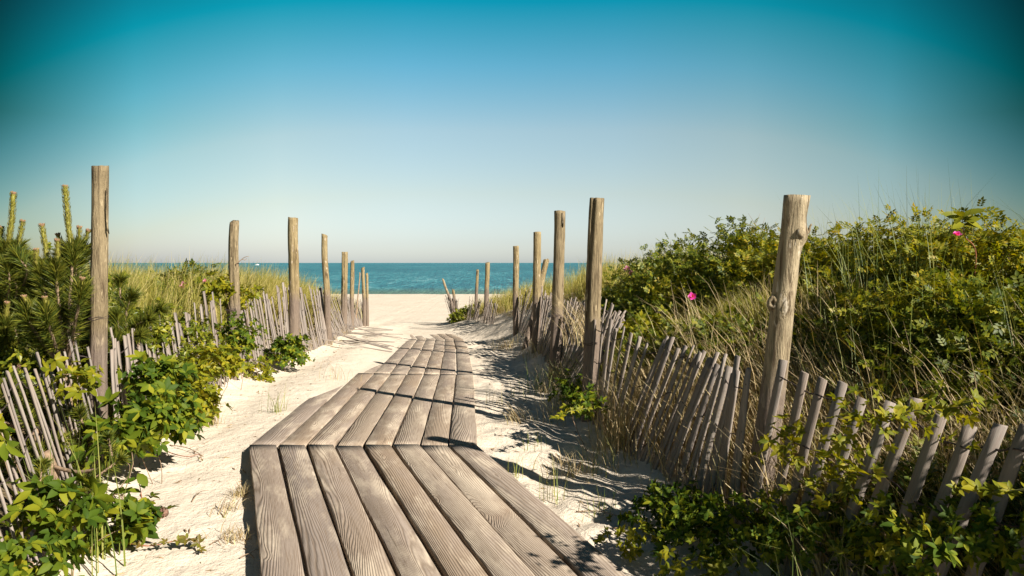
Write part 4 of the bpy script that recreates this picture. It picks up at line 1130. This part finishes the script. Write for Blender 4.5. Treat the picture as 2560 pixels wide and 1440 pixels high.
for k, (x0, y0, x1, y1, lab) in enumerate((
        (425, 1117, 508, 1143, 'curved dry twig on the sand under the left creeper'),
        (600, 1405, 636, 1403, 'short reddish twig against the left edge of the nearest section'),
        (275, 1245, 312, 1265, 'grey twig on the sand near the foot of the left slats'),
        (525, 1365, 552, 1368, 'small brown stick on the sand between cone and walk'),
        (480, 1258, 498, 1236, 'thin forked stick on open sand left of the walk'),
        (1440, 1285, 1560, 1300, 'dark stick on shaded sand by the right creeper'))):
    a_, b_ = GP(x0, y0), GP(x1, y1)
    mid = (a_ + b_) / 2 + np.array([0, .02, .02])
    m = MB(); c_ = spline([a_ + np.array([0, 0, .006]), mid, b_ + np.array([0, 0, .006])], 10); tube(m, c_, np.linspace(.004, .002, 10), 5)
    tube(m, np.array([c_[5], c_[5] + np.array([.02, .03, .008]), c_[5] + np.array([.05, .05, .004])]), [.002, .0018, .001], 4)
    tag(m.build('twig', M_TWIG, origin=a_), lab, 'twig', 'twigs on the sand')

# ------------------------------------------------------------------ far boat
bd = 1250.0; bc = P(643, 660.5, bd); bc[2] = SEA_Z
root = empty('motor_boat', bc); tag(root, 'tiny white motor boat far out on the sea near the horizon', 'boat')
m = MB(); st = np.linspace(0, 1, 9)
sec = []
for t in st:
    hw = 1.1 * (1 - max(0, (t - .55) / .45) ** 2) + .03; hh = .9 + .35 * t ** 2
    sec.append([(-2.9 + 5.8 * t, -hw, hh), (-2.9 + 5.8 * t, -hw * .75, -.2), (-2.9 + 5.8 * t, hw * .75, -.2), (-2.9 + 5.8 * t, hw, hh)])
v = np.array(sec).reshape(-1, 3) + bc
i = np.arange(8)[:, None] * 4; j = np.arange(4)[None]; j2 = (j + 1) % 4
m.add(v, [np.stack([i + j, i + j2, i + 4 + j2, i + 4 + j], -1).reshape(-1, 4), np.array([[3, 2, 1, 0]]), np.array([[32, 33, 34, 35]])])
m.build('hull', M_WHITE, root)
m = MB()
v = np.array([(-1.2, -.8, .9), (1.3, -.7, 1.0), (1.3, .7, 1.0), (-1.2, .8, .9), (-1.0, -.7, 2.1), (.6, -.6, 2.1), (.6, .6, 2.1), (-1.0, .7, 2.1)]) + bc
BOX = np.array([[3, 2, 1, 0], [4, 5, 6, 7], [0, 1, 5, 4], [1, 2, 6, 5], [2, 3, 7, 6], [3, 0, 4, 7]])
m.add(v, [BOX]); m.build('cabin', M_WHITE, root)
m = MB()
v = np.array([(-.7, -.79, 1.4), (.6, -.74, 1.4), (.5, -.68, 1.85), (-.7, -.73, 1.85)]); v = np.concatenate([v, v + np.array([0, -.03, 0])]) + bc
m.add(v, [BOX]); m.build('window', M_GLASS, root)

# ------------------------------------------------------------------ light, sky, camera
SUN_EL = math.radians(32); sd = Vector((.769, -.639, 0)) * math.cos(SUN_EL) + Vector((0, 0, math.sin(SUN_EL)))
L = bpy.data.lights.new('sun', 'SUN'); L.energy = 4.9; L.angle = math.radians(.53); L.color = (1.0, .94, .85)
lo = bpy.data.objects.new('sun', L); C.objects.link(lo); lo.rotation_euler = (-sd).to_track_quat('-Z', 'Y').to_euler(); lo.location = (20, -20, 30)

W = bpy.data.worlds.new('World'); S.world = W; W.use_nodes = True
nt = W.node_tree; nt.nodes.clear()
out = nt.nodes.new('ShaderNodeOutputWorld'); bg = nt.nodes.new('ShaderNodeBackground'); nt.links.new(bg.outputs[0], out.inputs[0])
sky = nt.nodes.new('ShaderNodeTexSky'); sky.sky_type = 'NISHITA'; sky.sun_disc = False
sky.sun_elevation = SUN_EL; sky.sun_rotation = math.atan2(sd.x, sd.y)
sky.air_density = 1.0; sky.dust_density = .6; sky.ozone_density = 2.0
TINT = True
if TINT:
    tc = nt.nodes.new('ShaderNodeTexCoord'); sx_ = nt.nodes.new('ShaderNodeSeparateXYZ'); nt.links.new(tc.outputs['Generated'], sx_.inputs[0])
    # deepens towards the zenith; lens vignette at both sides painted into the tint
    h2 = math_(nt, 'SQRT', math_(nt, 'ADD', math_(nt, 'MULTIPLY', sx_.outputs[0], sx_.outputs[0]), math_(nt, 'MULTIPLY', sx_.outputs[1], sx_.outputs[1])))
    az = math_(nt, 'ABSOLUTE', math_(nt, 'DIVIDE', sx_.outputs[0], h2))
    azt = math_(nt, 'MINIMUM', math_(nt, 'MULTIPLY', math_(nt, 'POWER', az, 3.5), 1.9), .26)
    e = math_(nt, 'ADD', math_(nt, 'MULTIPLY', math_(nt, 'ABSOLUTE', sx_.outputs[2]), 2.0), azt)
    vignette_hi = ramp(nt, az, [(.14, (1, 1, 1)), (.30, (.96, .93, .88)), (.45, (.60, .70, .66)), (.58, (.13, .15, .12)), (.75, (.13, .15, .12)), (1, (.6, .66, .66))])
    vignette_lo = ramp(nt, az, [(.14, (1, 1, 1)), (.30, (.96, .96, .98)), (.45, (.72, .78, .95)), (.58, (.40, .48, .54)), (.75, (.40, .48, .54)), (1, (.6, .66, .66))])
    deep = mix(nt, math_(nt, 'MULTIPLY', math_(nt, 'ABSOLUTE', sx_.outputs[2]), 6.0, True), vignette_lo, vignette_hi)
    e = math_(nt, 'DIVIDE', e, 2.0)
    tint = ramp(nt, e, [(0, (.565, .62, .78)), (.0275, (.55, .57, .68)), (.092, (.65, .585, .525)), (.1745, (.66, .65, .55)), (.254, (.31, .635, .59)),
                        (.329, (.010, .565, .515)), (.45, (.03, .14, .15)), (.60, (.17, .23, .25)), (1, (.20, .25, .27))])
    tint = mix(nt, 1.0, tint, deep, 'MULTIPLY')
    nt.links.new(mix(nt, 1.0, sky.outputs[0], tint, 'MULTIPLY'), bg.inputs[0])
else:
    nt.links.new(sky.outputs[0], bg.inputs[0])
bg.inputs[1].default_value = .10

cam = bpy.data.cameras.new('camera'); co_ = bpy.data.objects.new('camera', cam); C.objects.link(co_)
cam.sensor_width = 36; cam.lens = F / 2560 * 36; cam.clip_end = 60000; cam.clip_start = .05
co_.location = (0, 0, CZ); co_.rotation_euler = (math.pi / 2 - PITCH, 0, 0)
S.camera = co_
S.view_settings.view_transform = 'Standard'; S.view_settings.look = 'None'
S.view_settings.exposure = 1.12; S.view_settings.gamma = 1.0; S.view_settings.use_curve_mapping = False
dup_ = [k for k, v in USED.items() if v > 1]
if dup_: print('DUPLICATE LABELS', dup_)
